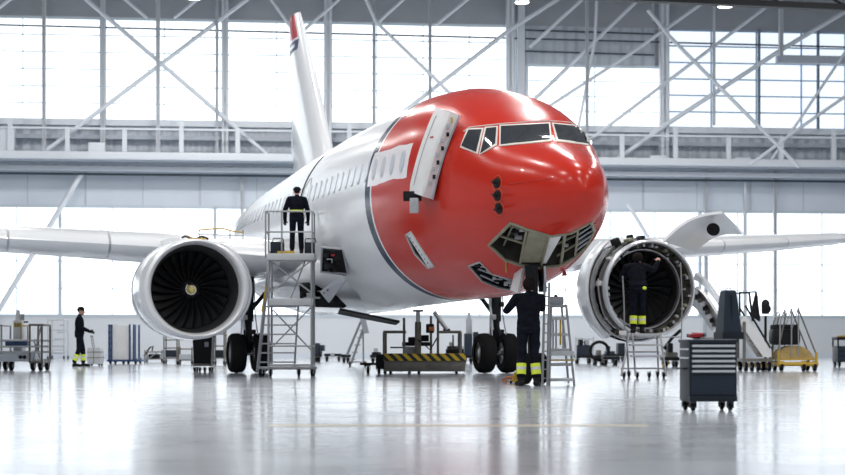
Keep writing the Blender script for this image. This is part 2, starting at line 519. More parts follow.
for px, wd, z1 in ((706, 3.5, 9.6), (745, 3.2, 9.1), (775, 3.2, 9.6), (242, 3.2, 9.1)):
    column(px, wd, off=.4, z0=0, z1=z1, lab='white post standing before the lower glazing')
for px, wd in ((759, 2.5), (818, 2.5)):
    column(px, wd, off=.2, m='mullion_dark', z0=H3, z1=H4, lab='dark upright of the blue tinted glazing')

# roof and wind bracing tubes
def brace(pts, wpx, off=1.3, m='steel_white', lab='white diagonal bracing tube'):
    P = []
    for px, py in pts:
        x, z = wall_xz(px, py, off); P.append((x, -off, z))
    P = [Vector(p) for p in P]
    if len(pts) > 1 and off > 1:
        for i, j in ((0, 1), (-1, -2)):
            a, b = P[i], P[j]
            if a.z > 17.9 and a.z > b.z: P[i] = a + (a - b) * ((19.2 - a.z) / (a.z - b.z))
            if a.z < 15 and a.z < b.z and a.z > 10.2: P[i] = a + (a - b) * ((a.z - 10.0) / (b.z - a.z))
    struct(on_wall(MB().path(P, wpx / 19.9 / 2, 10).build('brace', M[m])), lab)
for i, (pts, wd) in enumerate([
    ([(80, -6), (228, 121)], 4.2), ([(258, -9), (42, 154)], 4.2), ([(-8, 13), (14, -4)], 3.5), ([(118, -7), (147, 18)], 3.2),
    ([(204, -6), (174, 18)], 3.2), ([(266, -8), (294, 32)], 3.2), ([(345, -6), (302, 32)], 3.2),
    ([(363, -8), (376, 22), (456, 99)], 3.6), ([(408, -5), (376, 24)], 3.2), ([(566, -6), (511, 29), (385, 126)], 4.2),
    ([(474, -6), (436, 25)], 3.2), ([(588, -6), (530, 47)], 3.4), ([(642, -4), (594, 42), (538, 96)], 3.8),
    ([(704, 2), (630, 54), (554, 103)], 3.4), ([(597, -8), (595, 40), (587, 82)], 3.0), ([(648, 10), (669, 36), (799, 167)], 4.0),
    ([(856, 5), (781, 50), (667, 124), (612, 163)], 4.6), ([(770, 4), (721, 41), (668, 81)], 3.4),
    ([(852, 42), (796, 125), (778, 150)], 3.0), ([(856, 89), (804, 125), (750, 165)], 3.4)]):
    brace(pts, wd, 1.2 + .22 * (i % 4))
brace([(82, 173), (-6, 318)], 5.2, .6, lab='white wind brace crossing the lower glazing')
brace([(628, 204), (652, 244)], 4.4, .6, lab='white wind brace behind the wing')
brace([(-30, 24), (880, 48)], 1.8, .5, 'dark_line', lab='dark horizontal pipe along the upper glazing')
brace([(524, 51), (654, 55)], 1.6, .15, 'dark_line', lab='dark rail on the corrugated panel')
brace([(524, 30), (654, 34)], 1.6, .15, 'dark_line', lab='thin dark rail on the corrugated panel')
x, z = wall_xz(776, 60, .4)
struct(on_wall(MB().span(x, x + 5.5, -.7, -.3, z - .18, z + .22).build('trim_2', M['steel_grey'], smooth=False)), 'grey beam before the blue glazing')

# overhead crane girder, upper right
d = 64.0
p0 = at(470, -9, d); p1 = at(850, 8, d)
cr = thing('crane_girder', 'dark overhead crane girder below the roof', 'crane', p0)
dv = p1 - p0; dv = dv / dv.length
q = dv.to_track_quat('X', 'Z')
L = 34
MB().box(p0 + dv * L / 2 + Vector((0, 0, .0)), (L, .4, .22), q.to_matrix()).build('lower_chord', M['black'], cr, True, False)
MB().box(p0 + dv * L / 2 + Vector((0, 0, .75)), (L, .35, .16), q.to_matrix()).build('upper_chord', M['black'], cr, True, False)
for k in range(22):
    a = p0 + dv * (L * k / 22); b = p0 + dv * (L * (k + 1) / 22)
    MB().tube(a + Vector((0, 0, 0 if k % 2 else .75)), b + Vector((0, 0, .75 if k % 2 else 0)), .05).build('lattice_bar', M['black'], cr, True)

# ceiling lamps
def lamp(loc, lab, watts=LAMP_WATTS, drop=.9):
    t = thing('ceiling_lamp', lab, 'lamp', loc, group='high bay lamps under the roof')
    MB().lathe([(.0, .31), (.04, .33), (.22, .24), (.34, .12), (.46, .10)], Matrix.Identity(4), 24).build('lamp_housing', M['steel_grey'], t)
    MB().lathe([(.012, 0), (.0, .15), (.012, .30)], Matrix.Identity(4), 24).build('lens', M['lamp'], t)
    MB().tube((0, 0, .46), (0, 0, drop), .02).build('rod', M['steel_grey'], t)
    l = bpy.data.lights.new('lamp_light', 'AREA'); l.shape = 'DISK'; l.size = .6; l.energy = watts; l.color = (1, .98, .95)
    lo = bpy.data.objects.new('lamp_light', l); COL.objects.link(lo); lo.parent = t; lo.location = (0, 0, -.03)
    return t
p = at(522, 3, 76); lamp(p, 'round white ceiling lamp above the red aircraft nose', 500, 19.2 - p.z)
p = at(725, 7, 73); lamp(p, 'round white ceiling lamp at the upper right below the dark girder', 500, 19.2 - p.z)
p = at(194, -1, 76); lamp(p, 'round white ceiling lamp at the top left edge', 500, 19.2 - p.z)
k = 0
for y in (14, 24, 34, 46, 60, 73):  # all out of view; the two rows nearest the wall are added to brighten it
    for x in (-18, -7, 5, 16):
        k += 1
        lamp((x, y, 18.3), 'unseen round white high bay lamp hung below the dark roof', LAMP_WATTS)
# ================================================================== THE AIRLINER
YAW = R(16.0)
NX, ND = 2.56, 27.4
air = thing('airliner', 'red nosed white twin engine airliner parked with open panels', 'aircraft', (NX, ND, 0), R(90) + YAW)
AM = WM(air); AI = AM.inverted()
def loc(p): return AI @ Vector(p)

def lerp(tab, t):
    for (a, va), (b, vb) in zip(tab, tab[1:]):
        if t <= b:
            k = max(0, (t - a) / (b - a)); return va + (vb - va) * k
    return tab[-1][1]
def smooth_tab(tab, t):
    """Catmull-Rom through the table"""
    n = len(tab)
    for i in range(n - 1):
        a, b = tab[i], tab[i + 1]
        if t <= b[0] or i == n - 2:
            h = b[0] - a[0]; k = min(1, max(0, (t - a[0]) / h))
            sl = (b[1] - a[1]) / h
            def tang(j):
                if j == 0 or j == n - 1: return None
                s0 = (tab[j][1] - tab[j - 1][1]) / (tab[j][0] - tab[j - 1][0]); s1 = (tab[j + 1][1] - tab[j][1]) / (tab[j + 1][0] - tab[j][0])
                return 0 if s0 * s1 <= 0 else 2 * s0 * s1 / (s0 + s1)
            m0 = tang(i); m1 = tang(i + 1)
            m0 = sl if m0 is None else m0; m1 = sl if m1 is None else m1
            k2, k3 = k * k, k ** 3
            return (2 * k3 - 3 * k2 + 1) * a[1] + (k3 - 2 * k2 + k) * h * m0 + (-2 * k3 + 3 * k2) * b[1] + (k3 - k2) * h * m1
TOP = [(0, 3.12), (.12, 3.40), (.35, 3.58), (.8, 3.78), (1.3, 3.95), (1.75, 4.10), (2.45, 4.50), (3.2, 4.86), (4.1, 5.18), (5.2, 5.42), (6.8, 5.52), (11, 5.50), (15, 5.38), (19, 5.18), (24, 5.0), (27, 4.9), (29, 4.8), (30, 4.7)]
BOT = [(0, 3.08), (.12, 2.78), (.35, 2.58), (.8, 2.45), (1.4, 2.22), (2.2, 1.93), (3.2, 1.67), (4.6, 1.54), (6.5, 1.53), (10, 1.48), (18.5, 1.42), (22, 1.85), (26, 2.9), (29, 3.9), (30, 4.3)]
WID = [(0, .02), (.12, .25), (.35, .46), (.8, .69), (1.4, .94), (2.2, 1.20), (3.2, 1.46), (4.6, 1.71), (6.5, 1.87), (8.0, 1.90), (18.5, 1.90), (22, 1.66), (26, 1.05), (29, .5), (30, .25)]
def section(t, n=64, grow=0.0):
    zt, zb, wd = smooth_tab(TOP, t) + grow, smooth_tab(BOT, t) - grow, smooth_tab(WID, t) + grow
    zm = zb + (zt - zb) * .5
    e = 2.0
    # the windscreen facets pinch the upper lobe a little
    r = []
    for k in range(n):
        a = 2 * math.pi * k / n
        c, s = math.cos(a), math.sin(a)
        if s > 0:
            p = 2.0 + .75 * max(0.0, 1 - abs(t - 2.7) / 2.7) ** .7 if t < 5.4 else 2.0
            c = math.copysign(abs(c) ** (2 / p), c); s = s ** (2 / p)
        y = wd * c; z = zm + (zt - zm if s > 0 else zm - zb) * s
        r.append(Vector((t, y, z)))
    return r
ts = [0, .03, .07, .12, .2, .3, .42, .56, .72, .9, 1.1, 1.3, 1.5, 1.75, 2.0, 2.25, 2.5, 2.8, 3.1, 3.5, 3.9, 4.4, 5, 5.7, 6.5, 7.4, 8.5, 10, 12, 14, 16, 18, 19, 20, 21, 22, 23, 24, 25, 26, 27, 28, 29, 29.6, 30]
fm = MB().loft([section(t, 72) for t in ts])
fus = fm.build('fuselage', [M['livery'], M['olive_dark'], M['dark']], air, angle=50)
# search tree in world space over the uncut skin
bm0 = bmesh.new(); bm0.from_mesh(fus.data); bm0.transform(AM); bm0.normal_update(); BV = BVHTree.FromBMesh(bm0)
def hit(px, py, c=None):
    for k in range(12):
        h = BV.ray_cast(CAM, ray(px, py).normalized())
        if h[0] is not None: return h[0], h[1]
        if c is None: return None
        px += (c[0] - px) * .08; py += (c[1] - py) * .08
    return None
def skin(px, py, off=0.0, c=(520, 190)):
    p, n = hit(px, py, c)
    return p + n * off
def edge_loop(poly, m=5, off=0.0):
    out = []
    for (a, b) in zip(poly, poly[1:] + poly[:1]):
        for k in range(m):
            out.append(skin(a[0] + (b[0] - a[0]) * k / m, a[1] + (b[1] - a[1]) * k / m, off))
    return out

CUTS = []
def cut_opening(poly, depth, mi=1, inward=None):
    """a bay cut into the skin: prism from outside the polygon to depth metres inside"""
    lp = edge_loop(poly, 5); N = Vector()
    cx = sum(p[0] for p in poly) / len(poly); cy = sum(p[1] for p in poly) / len(poly)
    n = inward or (-hit(cx, cy, (520, 190))[1])
    m = len(lp)
    vs = [p - n * .25 for p in lp] + [p + n * depth for p in lp]
    CUTS.append((vs, [(k, (k + 1) % m, m + (k + 1) % m, m + k) for k in range(m)] + [tuple(range(m - 1, -1, -1)), tuple(range(m, 2 * m))], mi))
    return lp, n

NOSE_BAY = [(489, 245), (511, 223), (527, 229), (552, 236), (571, 233), (591, 222), (594, 231), (587, 246), (574, 258), (558, 266), (540, 268), (520, 265), (505, 260)]
LOW_BAY = [(469, 266), (480, 262), (492, 274), (507, 278), (515, 280), (514, 290), (499, 288), (482, 281)]
SIDE_HATCH = [(406, 235), (411, 232), (424, 252), (434, 266), (428, 268), (415, 254)]
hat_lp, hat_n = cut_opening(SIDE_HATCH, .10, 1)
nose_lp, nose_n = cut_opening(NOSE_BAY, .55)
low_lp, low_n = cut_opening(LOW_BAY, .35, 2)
dep = None
for vs, fs, mi in CUTS:
    me = bpy.data.meshes.new('cutter'); me.from_pydata([tuple(AI @ v) for v in vs], [], fs)
    b = bmesh.new(); b.from_mesh(me); bmesh.ops.recalc_face_normals(b, faces=b.faces[:])
    if b.calc_volume(signed=True) < 0: bmesh.ops.reverse_faces(b, faces=b.faces[:])
    b.to_mesh(me); b.free()
    for m in (M['livery'], M['olive_dark'], M['dark']): me.materials.append(m)
    me.polygons.foreach_set('material_index', [mi] * len(me.polygons))
    co = bpy.data.objects.new('cutter', me); COL.objects.link(co); co.matrix_basis = AM
    md = fus.modifiers.new('cut', 'BOOLEAN'); md.object = co; md.operation = 'DIFFERENCE'; md.solver = 'EXACT'
    bpy.context.view_layer.update()
    ev = fus.evaluated_get(bpy.context.evaluated_depsgraph_get())
    nm = bpy.data.meshes.new_from_object(ev)
    fus.modifiers.clear(); fus.data = nm
    bpy.data.objects.remove(co)
fus.data.polygons.foreach_set('use_smooth', [True] * len(fus.data.polygons))
fus.data.set_sharp_from_angle(angle=R(32))

def rim(lp, r, name, m, off=0.012):
    return MB().path([p for p in lp], r, 6, closed=True).build(name, M[m], air, True)
bay = rim(nose_lp, .028, 'nose_bay_frame', 'olive'); bay['label'] = 'primer green frame round the open nose bay'
def bay_bar(parent, a, b, r, m, inset, name, n=nose_n):
    MB().path([skin(a[0] + (b[0] - a[0]) * k / 6, a[1] + (b[1] - a[1]) * k / 6) + n * inset for k in range(7)], r, 6).build(name, M[m], parent, True)
def bay_sheet(parent, quad, th, m, inset, name, n=nose_n, I=5, J=5):
    g = []
    for i in range(I):
        row = []
        for j in range(J):
            u, v = i / (I - 1), j / (J - 1)
            x = (quad[0][0] * (1 - u) + quad[1][0] * u) * (1 - v) + (quad[3][0] * (1 - u) + quad[2][0] * u) * v
            y = (quad[0][1] * (1 - u) + quad[1][1] * u) * (1 - v) + (quad[3][1] * (1 - u) + quad[2][1] * u) * v
            row.append(skin(x, y) + n * inset)
        g.append(row)
    return MB().sheet(g, th, 0, -n).build(name, M[m], parent, True)
bay_sheet(bay, ((529, 231), (549, 237), (540, 264), (521, 264)), .02, 'olive', .03, 'equipment_panel')
o = bay_sheet(bay, ((551, 237), (563, 236), (546, 266), (541, 266)), .02, 'white_dull', .05, 'white_duct'); o['label'] = 'white duct inside the nose bay'
for a, b, r, i in (((527, 229), (520, 265), .022, .02), ((549, 237), (541, 267), .022, .02), ((565, 235), (561, 264), .025, .03), ((578, 230), (575, 257), .02, .02),
                   ((496, 243), (523, 252), .025, .16), ((502, 235), (526, 243), .02, .22), ((503, 256), (514, 232), .018, .2),
                   ((553, 256), (575, 246), .02, .2), ((557, 262), (586, 244), .02, .12)):
    bay_bar(bay, a, b, r, 'olive', i, 'rib')
for a, b in (((579, 235), (592, 226)), ((578, 240), (592, 231)), ((577, 246), (591, 236)), ((576, 251), (588, 242))):
    bay_bar(bay, a, b, .016, 'seal', .01, 'slat')
random.seed(3)
for k in range(16):
    x = random.uniform(500, 522); y = random.uniform(236, 256)
    p = skin(x, y) + nose_n * random.uniform(.2, .42)
    MB().box(p, (random.uniform(.05, .14), random.uniform(.05, .1), random.uniform(.03, .09)), None, .008).build('equipment_unit', M[random.choice(['black', 'metal_dull', 'dark', 'white_dull', 'black'])], bay, True)
for k in range(8):
    x = random.uniform(556, 573); y = random.uniform(240, 257)
    p = skin(x, y) + nose_n * random.uniform(.2, .42)
    MB().box(p, (random.uniform(.04, .1), .06, random.uniform(.03, .08)), None, .008).build('equipment_unit', M[random.choice(['black', 'metal_dull', 'dark'])], bay, True)
MB().path([skin(505, 259), skin(506, 263) + Vector((0, -.03, 0)), skin(506, 271) + Vector((0, -.06, -.02))], .012).build('strap', M['yellow'], bay, True)
MB().prism([(0, 0), (.1, .02), (.04, .14)], 'y', 0, .012).build('warning_flag', M['red_plain'], bay).matrix_basis = AI @ Matrix.Translation(skin(562, 272, .02, (562, 262)) + Vector((-.02, -.04, -.06)))
lowb = rim(low_lp, .022, 'lower_bay_frame', 'metal_dull'); lowb['label'] = 'metal frame of the open lower bay'
for k in range(26):
    u = random.random(); x = 474 + u * 38 + random.uniform(-2, 2); y = 266 + u * 18 + random.uniform(-2, 5)
    p = skin(x, y) + low_n * random.uniform(.01, .12)
    MB().box(p, (random.uniform(.04, .13), random.uniform(.04, .1), random.uniform(.03, .08)), None, .008).build('equipment_unit', M[random.choice(['black', 'seal', 'dark', 'metal_dull', 'seal', 'black'])], lowb, True)
for a, b in (((478, 270), (494, 276)), ((480, 276), (498, 284)), ((496, 276), (513, 283))): bay_bar(lowb, a, b, .016, 'seal', .02, 'rib', low_n)
hb = rim(hat_lp, .020, 'side_hatch_frame', 'alu_bright'); hb['label'] = 'pale metal frame of the narrow side hatch'
bay_sheet(hb, ((407, 235), (411.5, 233), (433, 266), (428, 267.5)), .02, 'white_dull', .0, 'hatch_panel', hat_n)
for k in range(7):
    u = (k + .5) / 7; p = skin(409 + u * 20, 236 + u * 29, .0)
    MB().sphere(p, .014, 8).build('fastener', M['dark'], hb, True)

# ---------------------------------------------------------------- cockpit windows
def quad_patch(quad, grow, off, th, I=9, J=7):
    cx = sum(p[0] for p in quad) / 4; cy = sum(p[1] for p in quad) / 4
    Q = [(p[0] + (grow if p[0] > cx else -grow), p[1] + (grow if p[1] > cy else -grow)) for p in quad]
    g = []
    for i in range(I):
        row = []
        for j in range(J):
            u, v = i / (I - 1), j / (J - 1)
            x = (Q[0][0] * (1 - u) + Q[1][0] * u) * (1 - v) + (Q[3][0] * (1 - u) + Q[2][0] * u) * v
            y = (Q[0][1] * (1 - u) + Q[1][1] * u) * (1 - v) + (Q[3][1] * (1 - u) + Q[2][1] * u) * v
            row.append(skin(x, y, off, (540, 150)))
        g.append(row)
    return MB().sheet(g, th, 0, hit(cx, cy, (540, 150))[1])
for q, nm in ((((469, 130.5), (482, 130), (476.5, 152.5), (462, 146)), 'rear'), (((486.5, 129), (496.5, 128), (495.5, 144), (481, 153.5)), 'mid'),
              (((501, 127), (548.5, 124.5), (550, 140), (501, 145)), 'front'), (((553.5, 124.8), (585, 128), (591, 144.5), (558, 140)), 'far')):
    f = quad_patch(q, 1.6, .014, .03).build('cockpit_window', M['cream'], air, True)
    f['label'] = 'cockpit window in a cream frame'
    quad_patch(q, 0, .022, .02).build('pane', M['glass'], f, True)
# pale trim line over the windscreen and along the far side
MB().path([skin(x, y, .012, (540, 150)) for x, y in ((464, 132), (469, 128), (486, 126), (500, 124.5), (525, 122.5), (550, 121.5), (570, 123), (588, 126))], .012, 6).build('windscreen_trim', M['cream'], air, True)

# ---------------------------------------------------------------- cabin windows, door outlines, probes
def side(t, z, sgn=1):
    h = BV.ray_cast(AM @ Vector((t, 4 * sgn, z)), (AM.to_3x3() @ Vector((0, -sgn, 0))).normalized())
    p = AI @ h[0]; n = (AI.to_3x3() @ h[1]).normalized()
    return p, n
def oval(t, z, a, b, off, th, name, m, parent, n=20, p=2.6):
    c, nr = side(t, z)
    tx = Vector((1, 0, 0)); tx = (tx - nr * tx.dot(nr)).normalized(); tz = nr.cross(tx).normalized()
    if tz.z < 0: tz = -tz
    ring = []
    for k in range(n):
        an = 2 * math.pi * k / n; ca, sa = math.cos(an), math.sin(an)
        ring.append(c + tx * a * math.copysign(abs(ca) ** (2 / p), ca) + tz * b * math.copysign(abs(sa) ** (2 / p), sa))
    return MB().loft([[q + nr * (off - th) for q in ring], [q + nr * off for q in ring]]).build(name, M[m], parent)
for k in range(37):
    t = 4.75 + k * .508
    if 11.9 < t < 12.6: continue
    f = oval(t, 3.98, .115, .205, .006, .02, 'cabin_window', 'window_rim', air)
    oval(t, 3.98, .088, .175, .012, .02, 'pane', 'shade', f)
def outline(t0, t1, z0, z1, r, name, m, corner=.18):
    P = []
    for (t, z) in [(t0 + corner, z0), (t1 - corner, z0), (t1, z0 + corner), (t1, z1 - corner), (t1 - corner, z1), (t0 + corner, z1), (t0, z1 - corner), (t0, z0 + corner)]: P.append((t, z))
    out = []
    for a, b in zip(P, P[1:] + P[:1]):
        for k in range(5):
            c, n = side(a[0] + (b[0] - a[0]) * k / 5, a[1] + (b[1] - a[1]) * k / 5); out.append(c + n * .002)
    return MB().path(out, r, 6, closed=True).build(name, M[m], air)
outline(12.0, 12.55, 3.35, 4.35, .012, 'exit_outline', 'seal')
def arc_gap(t, z0, z1, wd, name, m):
    g = []
    for i in range(14):
        c, n = side(t, z0 + (z1 - z0) * i / 13); g.append([c + n * .01 + Vector((-wd / 2, 0, 0)), c + n * .012 + Vector((wd / 2, 0, 0))])
    return MB().sheet(g, .02, 0, Vector((0, 1, 0))).build(name, M[m], air)
arc_gap(12.75, 3.0, 4.9, .11, 'open_door_gap', 'dark')
arc_gap(22.0, 2.6, 4.9, .06, 'door_gap', 'seal')
arc_gap(22.9, 2.6, 4.8, .05, 'door_gap', 'seal')
for px, py in ((497, 183), (497.5, 195.5), (499, 208.5)):
    p, n = hit(px, py); pr = MB()
    tdir = (AM.to_3x3() @ Vector((-1, 0, 0)))
    pr.lathe([(0, .09), (.012, .085), (.02, .05), (.02, 0)], Matrix.Translation(p) @ n.to_track_quat('Z', 'Y').to_matrix().to_4x4(), 16)
    pr.path([p, p + n * .09, p + n * .13 + tdir * .08, p + n * .13 + tdir * .2], .022, 8)
    o = pr.build('pitot_probe', M['black'], air, True)
    ring = MB().lathe([(.0, .128), (.004, .127), (.004, .120), (0, .119)], Matrix.Translation(p) @ n.to_track_quat('Z', 'Y').to_matrix().to_4x4(), 20).build('probe_ring', mat('probe_ring_paint', (.55, .12, .05), .4), o, True)
for a, b in (((510, 184), (553, 178)), ((514, 214), (548, 206))):
    MB().path([skin(a[0] + (b[0] - a[0]) * k / 8, a[1] + (b[1] - a[1]) * k / 8, .004) for k in range(9)], .006, 6).build('skin_seam', M['red'], air, True)

# open service door, standing off the skin on its hinge arm
def door():
    pb = at(416.5, 194, skin(418.5, 200).y - .50); pt = at(443.5, 110, skin(445, 118).y - .55)
    Wd = Vector((.50, -.866, 0)); up = (pt - pb).normalized(); Nn = up.cross(Wd).normalized()
    if Nn.y > 0: Nn = -Nn
    Wd = Nn.cross(up).normalized()
    if Wd.y > 0: Wd = -Wd
    Hh = (pt - pb).length; wd = .58; th = .19
    k = MB(); rings = []
    out = []
    N = 12
    for i in range(N + 1):
        v = i / N; bow = .05 * math.sin(math.pi * v)
        c = pb + (pt - pb) * v + Nn * bow
        out.append((c, bow))
    inset = lambda v: .0 if .06 < v < .94 else .04
    rings = []
    for i, (c, b) in enumerate(out):
        h = wd / 2 - inset(i / N)
        rings.append([c - Wd * h + Nn * 0, c - Wd * (h - .03) + Nn * .03, c + Wd * (h - .03) + Nn * .03, c + Wd * h, c + Wd * h - Nn * th, c - Wd * h - Nn * th])
    o = k.loft(rings).build('service_door', M['white_dull'], air, True)
    o['label'] = 'white service door standing open beside the red nose'
    # edge fittings along the near edge
    e = MB()
    for i in range(9):
        c, b = out[i + 2 if i + 2 <= N else N]
        q = c + Wd * (wd / 2 + .012) - Nn * (.05 + .05 * (i % 2))
        e = MB().box(q, (.05, .03, .07), None, .006); e.build('latch_roller', M['dark' if i % 2 else 'seal'], o, True)
    MB().path([c + Wd * (wd / 2 + .01) - Nn * th * .9 for c, b in out], .018, 6).build('door_seal', M['seal'], o, True)
    MB().path([c - Wd * (wd / 2 + .01) - Nn * th * .5 for c, b in out], .03, 6).build('door_track', M['dark'], o, True)
    MB().path([c - Wd * (wd * .18) + Nn * .035 for c, b in out[1:-1]], .008, 6).build('panel_joint', M['seal'], o, True)
    for q, s_ in ((.0, 1),):
        MB().box(pb - Wd * .12 - up * .06, (.32, .2, .16), None, .02).build('hinge_fitting', M['dark'], o, True)
        MB().box(pb + Wd * .05 - up * .20, (.16, .1, .26), None, .02).build('hinge_arm', M['metal_dull'], o, True)
    a = pb + (pt - pb) * .55 - Nn * th
    h = BV.find_nearest(a)
    MB().tube(a, h[0], .05).build('support_arm', M['metal_dull'], o, True)
    MB().tube(pb - Nn * th + up * .1, BV.find_nearest(pb)[0], .05).build('support_arm', M['metal_dull'], o, True)
    c, b = out[8]
    MB().box(c + Nn * .032 + Wd * .04, (.10, .012, .03), Nn.to_track_quat('Y', 'Z').to_matrix()).build('red_mark', M['red_plain'], o, True)
    c, b = out[11]
    MB().box(c + Wd * (wd / 2 + .012) - Nn * .07, (.03, .03, .09), None).build('yellow_mark', M['yellow'], o, True)
door()

# ---------------------------------------------------------------- wings
def foil(c, th, n=26):
    pts = []
    for k in range(n):
        a = 2 * math.pi * k / n
        x = .5 * (1 + math.cos(a))
        yt = 5 * th * (.2969 * math.sqrt(x) - .126 * x - .3516 * x * x + .2843 * x ** 3 - .1015 * x ** 4)
        cam_ = .02 * (1 - (2 * x - .8) ** 2)
        pts.append((x * c, (yt if math.sin(a) >= 0 else -yt) * c + cam_ * c))
    return pts
WING = [(1.2, 12.1, 2.46, 7.2, .135), (1.9, 12.55, 2.53, 6.8, .135), (5.0, 14.1, 2.86, 5.2, .13), (9.0, 16.2, 3.16, 4.3, .135), (13, 18.3, 3.48, 3.5, .13), (16.0, 19.8, 3.75, 2.6, .12)]
def wing_sec(u, sg):
    for A, B in zip(WING, WING[1:]):
        if u <= B[0]:
            k = (u - A[0]) / (B[0] - A[0]); v = [A[i] + (B[i] - A[i]) * k for i in range(5)]
            return [Vector((v[1] + x, sg * u, v[2] + z)) for x, z in foil(v[3], v[4])], v
for sg in (1, -1):
    us = [1.2, 1.9, 2.9, 4, 5, 6.5, 8, 9, 11, 13, 15, 16]
    wg = MB().loft([wing_sec(u, sg)[0] for u in us]).build('wing', M['wing'], air, angle=60)
    for ua, ub in ((2.3, 4.1), (4.15, 5.85), (5.9, 8.05), (8.1, 10.6), (10.65, 13.2), (13.25, 15.7)):
        rings = []
        for i in range(5):
            u = ua + (ub - ua) * i / 4
            r, v = wing_sec(u, sg)
            idx = [9, 10, 11, 12, 13, 14, 15, 16, 17]
            ring = [r[j] for j in idx]
            cc = Vector((v[1] + v[3] * .2, sg * u, v[2]))
            rings.append([p + (p - cc).normalized() * .018 for p in ring] + [p + (cc - p) * .25 for p in reversed(ring)])
        s = MB().loft(rings).build('leading_edge_slat', M['white'], wg, angle=50)
    for ua, ub in ((2.4, 4.3),):
        rings = []
        for u in (ua, (ua + ub) / 2, ub):
            r, v = wing_sec(u, sg); c = v[3]; x0 = v[1] + c * .80; z0 = v[2] - .01
            rings.append([Vector((x0, sg * u, z0 - .02)), Vector((x0 + .02, sg * u, z0 + .12)), Vector((x0 + c * .28, sg * u, z0 - .20)), Vector((x0 + c * .27, sg * u, z0 - .25)), Vector((x0 + c * .1, sg * u, z0 - .16))])
        MB().loft(rings).build('flap', M['wing_grey'], wg)
    for u in (3.9,):
        r, v = wing_sec(u, sg)
        MB().sphere((v[1] + v[3] * .78, sg * u, v[2] - .22), (1.3, .16, .22), 16).build('flap_track_fairing', M['wing_grey'], wg)
# belly fairing between the wings
rings = []
for i in range(17):
    k = i / 16; t = 10.2 + 10.3 * k; e = math.sin(math.pi * k) ** .45
    ring = []
    for j in range(32):
        a = 2 * math.pi * j / 32
        ring.append(Vector((t, (1.2 + .9 * e) * math.cos(a), 2.25 + (.40 + .45 * e) * math.sin(a))))
    rings.append(ring)
fair = MB().loft(rings).build('belly_fairing', M['white'], air)

# ---------------------------------------------------------------- fin
FIN = [(4.7, 16.85, 5.5, .10), (6.6, 18.45, 4.3, .10), (8.3, 20.0, 3.0, .10), (9.3, 20.95, 2.1, .10), (9.8, 21.45, 1.5, .09)]
def fin_ring(z):
    for A, B in zip(FIN, FIN[1:]):
        if z <= B[0] + 1e-6:
            k = (z - A[0]) / (B[0] - A[0]); v = [A[i] + (B[i] - A[i]) * k for i in range(4)]
            return [Vector((v[1] + x, y * 1.15, z)) for x, y in foil(v[2], v[3])]
def fin_mat():
    m = mat('fin_paint', (.8, .8, .8), .2, coat=.5); n = NT(m)
    tc = n.new('ShaderNodeTexCoord'); sp = n.new('ShaderNodeSeparateXYZ'); n.link(tc.outputs['Object'], sp.inputs[0])
    X, Y, Z = sp.outputs
    le = n.math('SUBTRACT', X, n.math('MULTIPLY', n.math('SUBTRACT', Z, 5.1), .945))    # distance behind the leading edge line
    red = n.math('MULTIPLY', n.math('GREATER_THAN', Z, 9.05), n.math('GREATER_THAN', le, 17.3))
    c = n.mix(red, (.80, .82, .85), (.55, .03, .045))
    n.link(c, m.node_tree.nodes['Principled BSDF'].inputs['Base Color'])
    return m
fin = MB().loft([fin_ring(z) for z in (4.7, 5.3, 5.8, 6.6, 7.5, 8.3, 8.8, 9.3, 9.6, 9.8)]).build('tail_fin', fin_mat(), air, angle=60)
bf = bmesh.new(); bf.from_mesh(fin.data); FV = BVHTree.FromBMesh(bf)
def fin_patch(t0, t1, z0, z1, off, name, m, parent):
    g = []
    for i in range(5):
        row = []
        for j in range(5):
            t = t0 + (t1 - t0) * i / 4; z = z0 + (z1 - z0) * j / 4
            h = FV.ray_cast(Vector((t, 3, z)), Vector((0, -1, 0)))
            row.append((h[0] if h[0] is not None else Vector((t, .05, z))) + Vector((0, off, 0)))
        g.append(row)
    return MB().sheet(g, .01, 0, Vector((0, 1, 0))).build(name, M[m], parent)
fm_ = fin_patch(20.9, 22.2, 8.70, 8.97, .012, 'fin_mark', 'blue_mark', fin); fm_['label'] = 'small navy mark with white inset below the red fin tip'
fin_patch(21.2, 22.2, 8.79, 8.88, .02, 'inset', 'white', fm_)

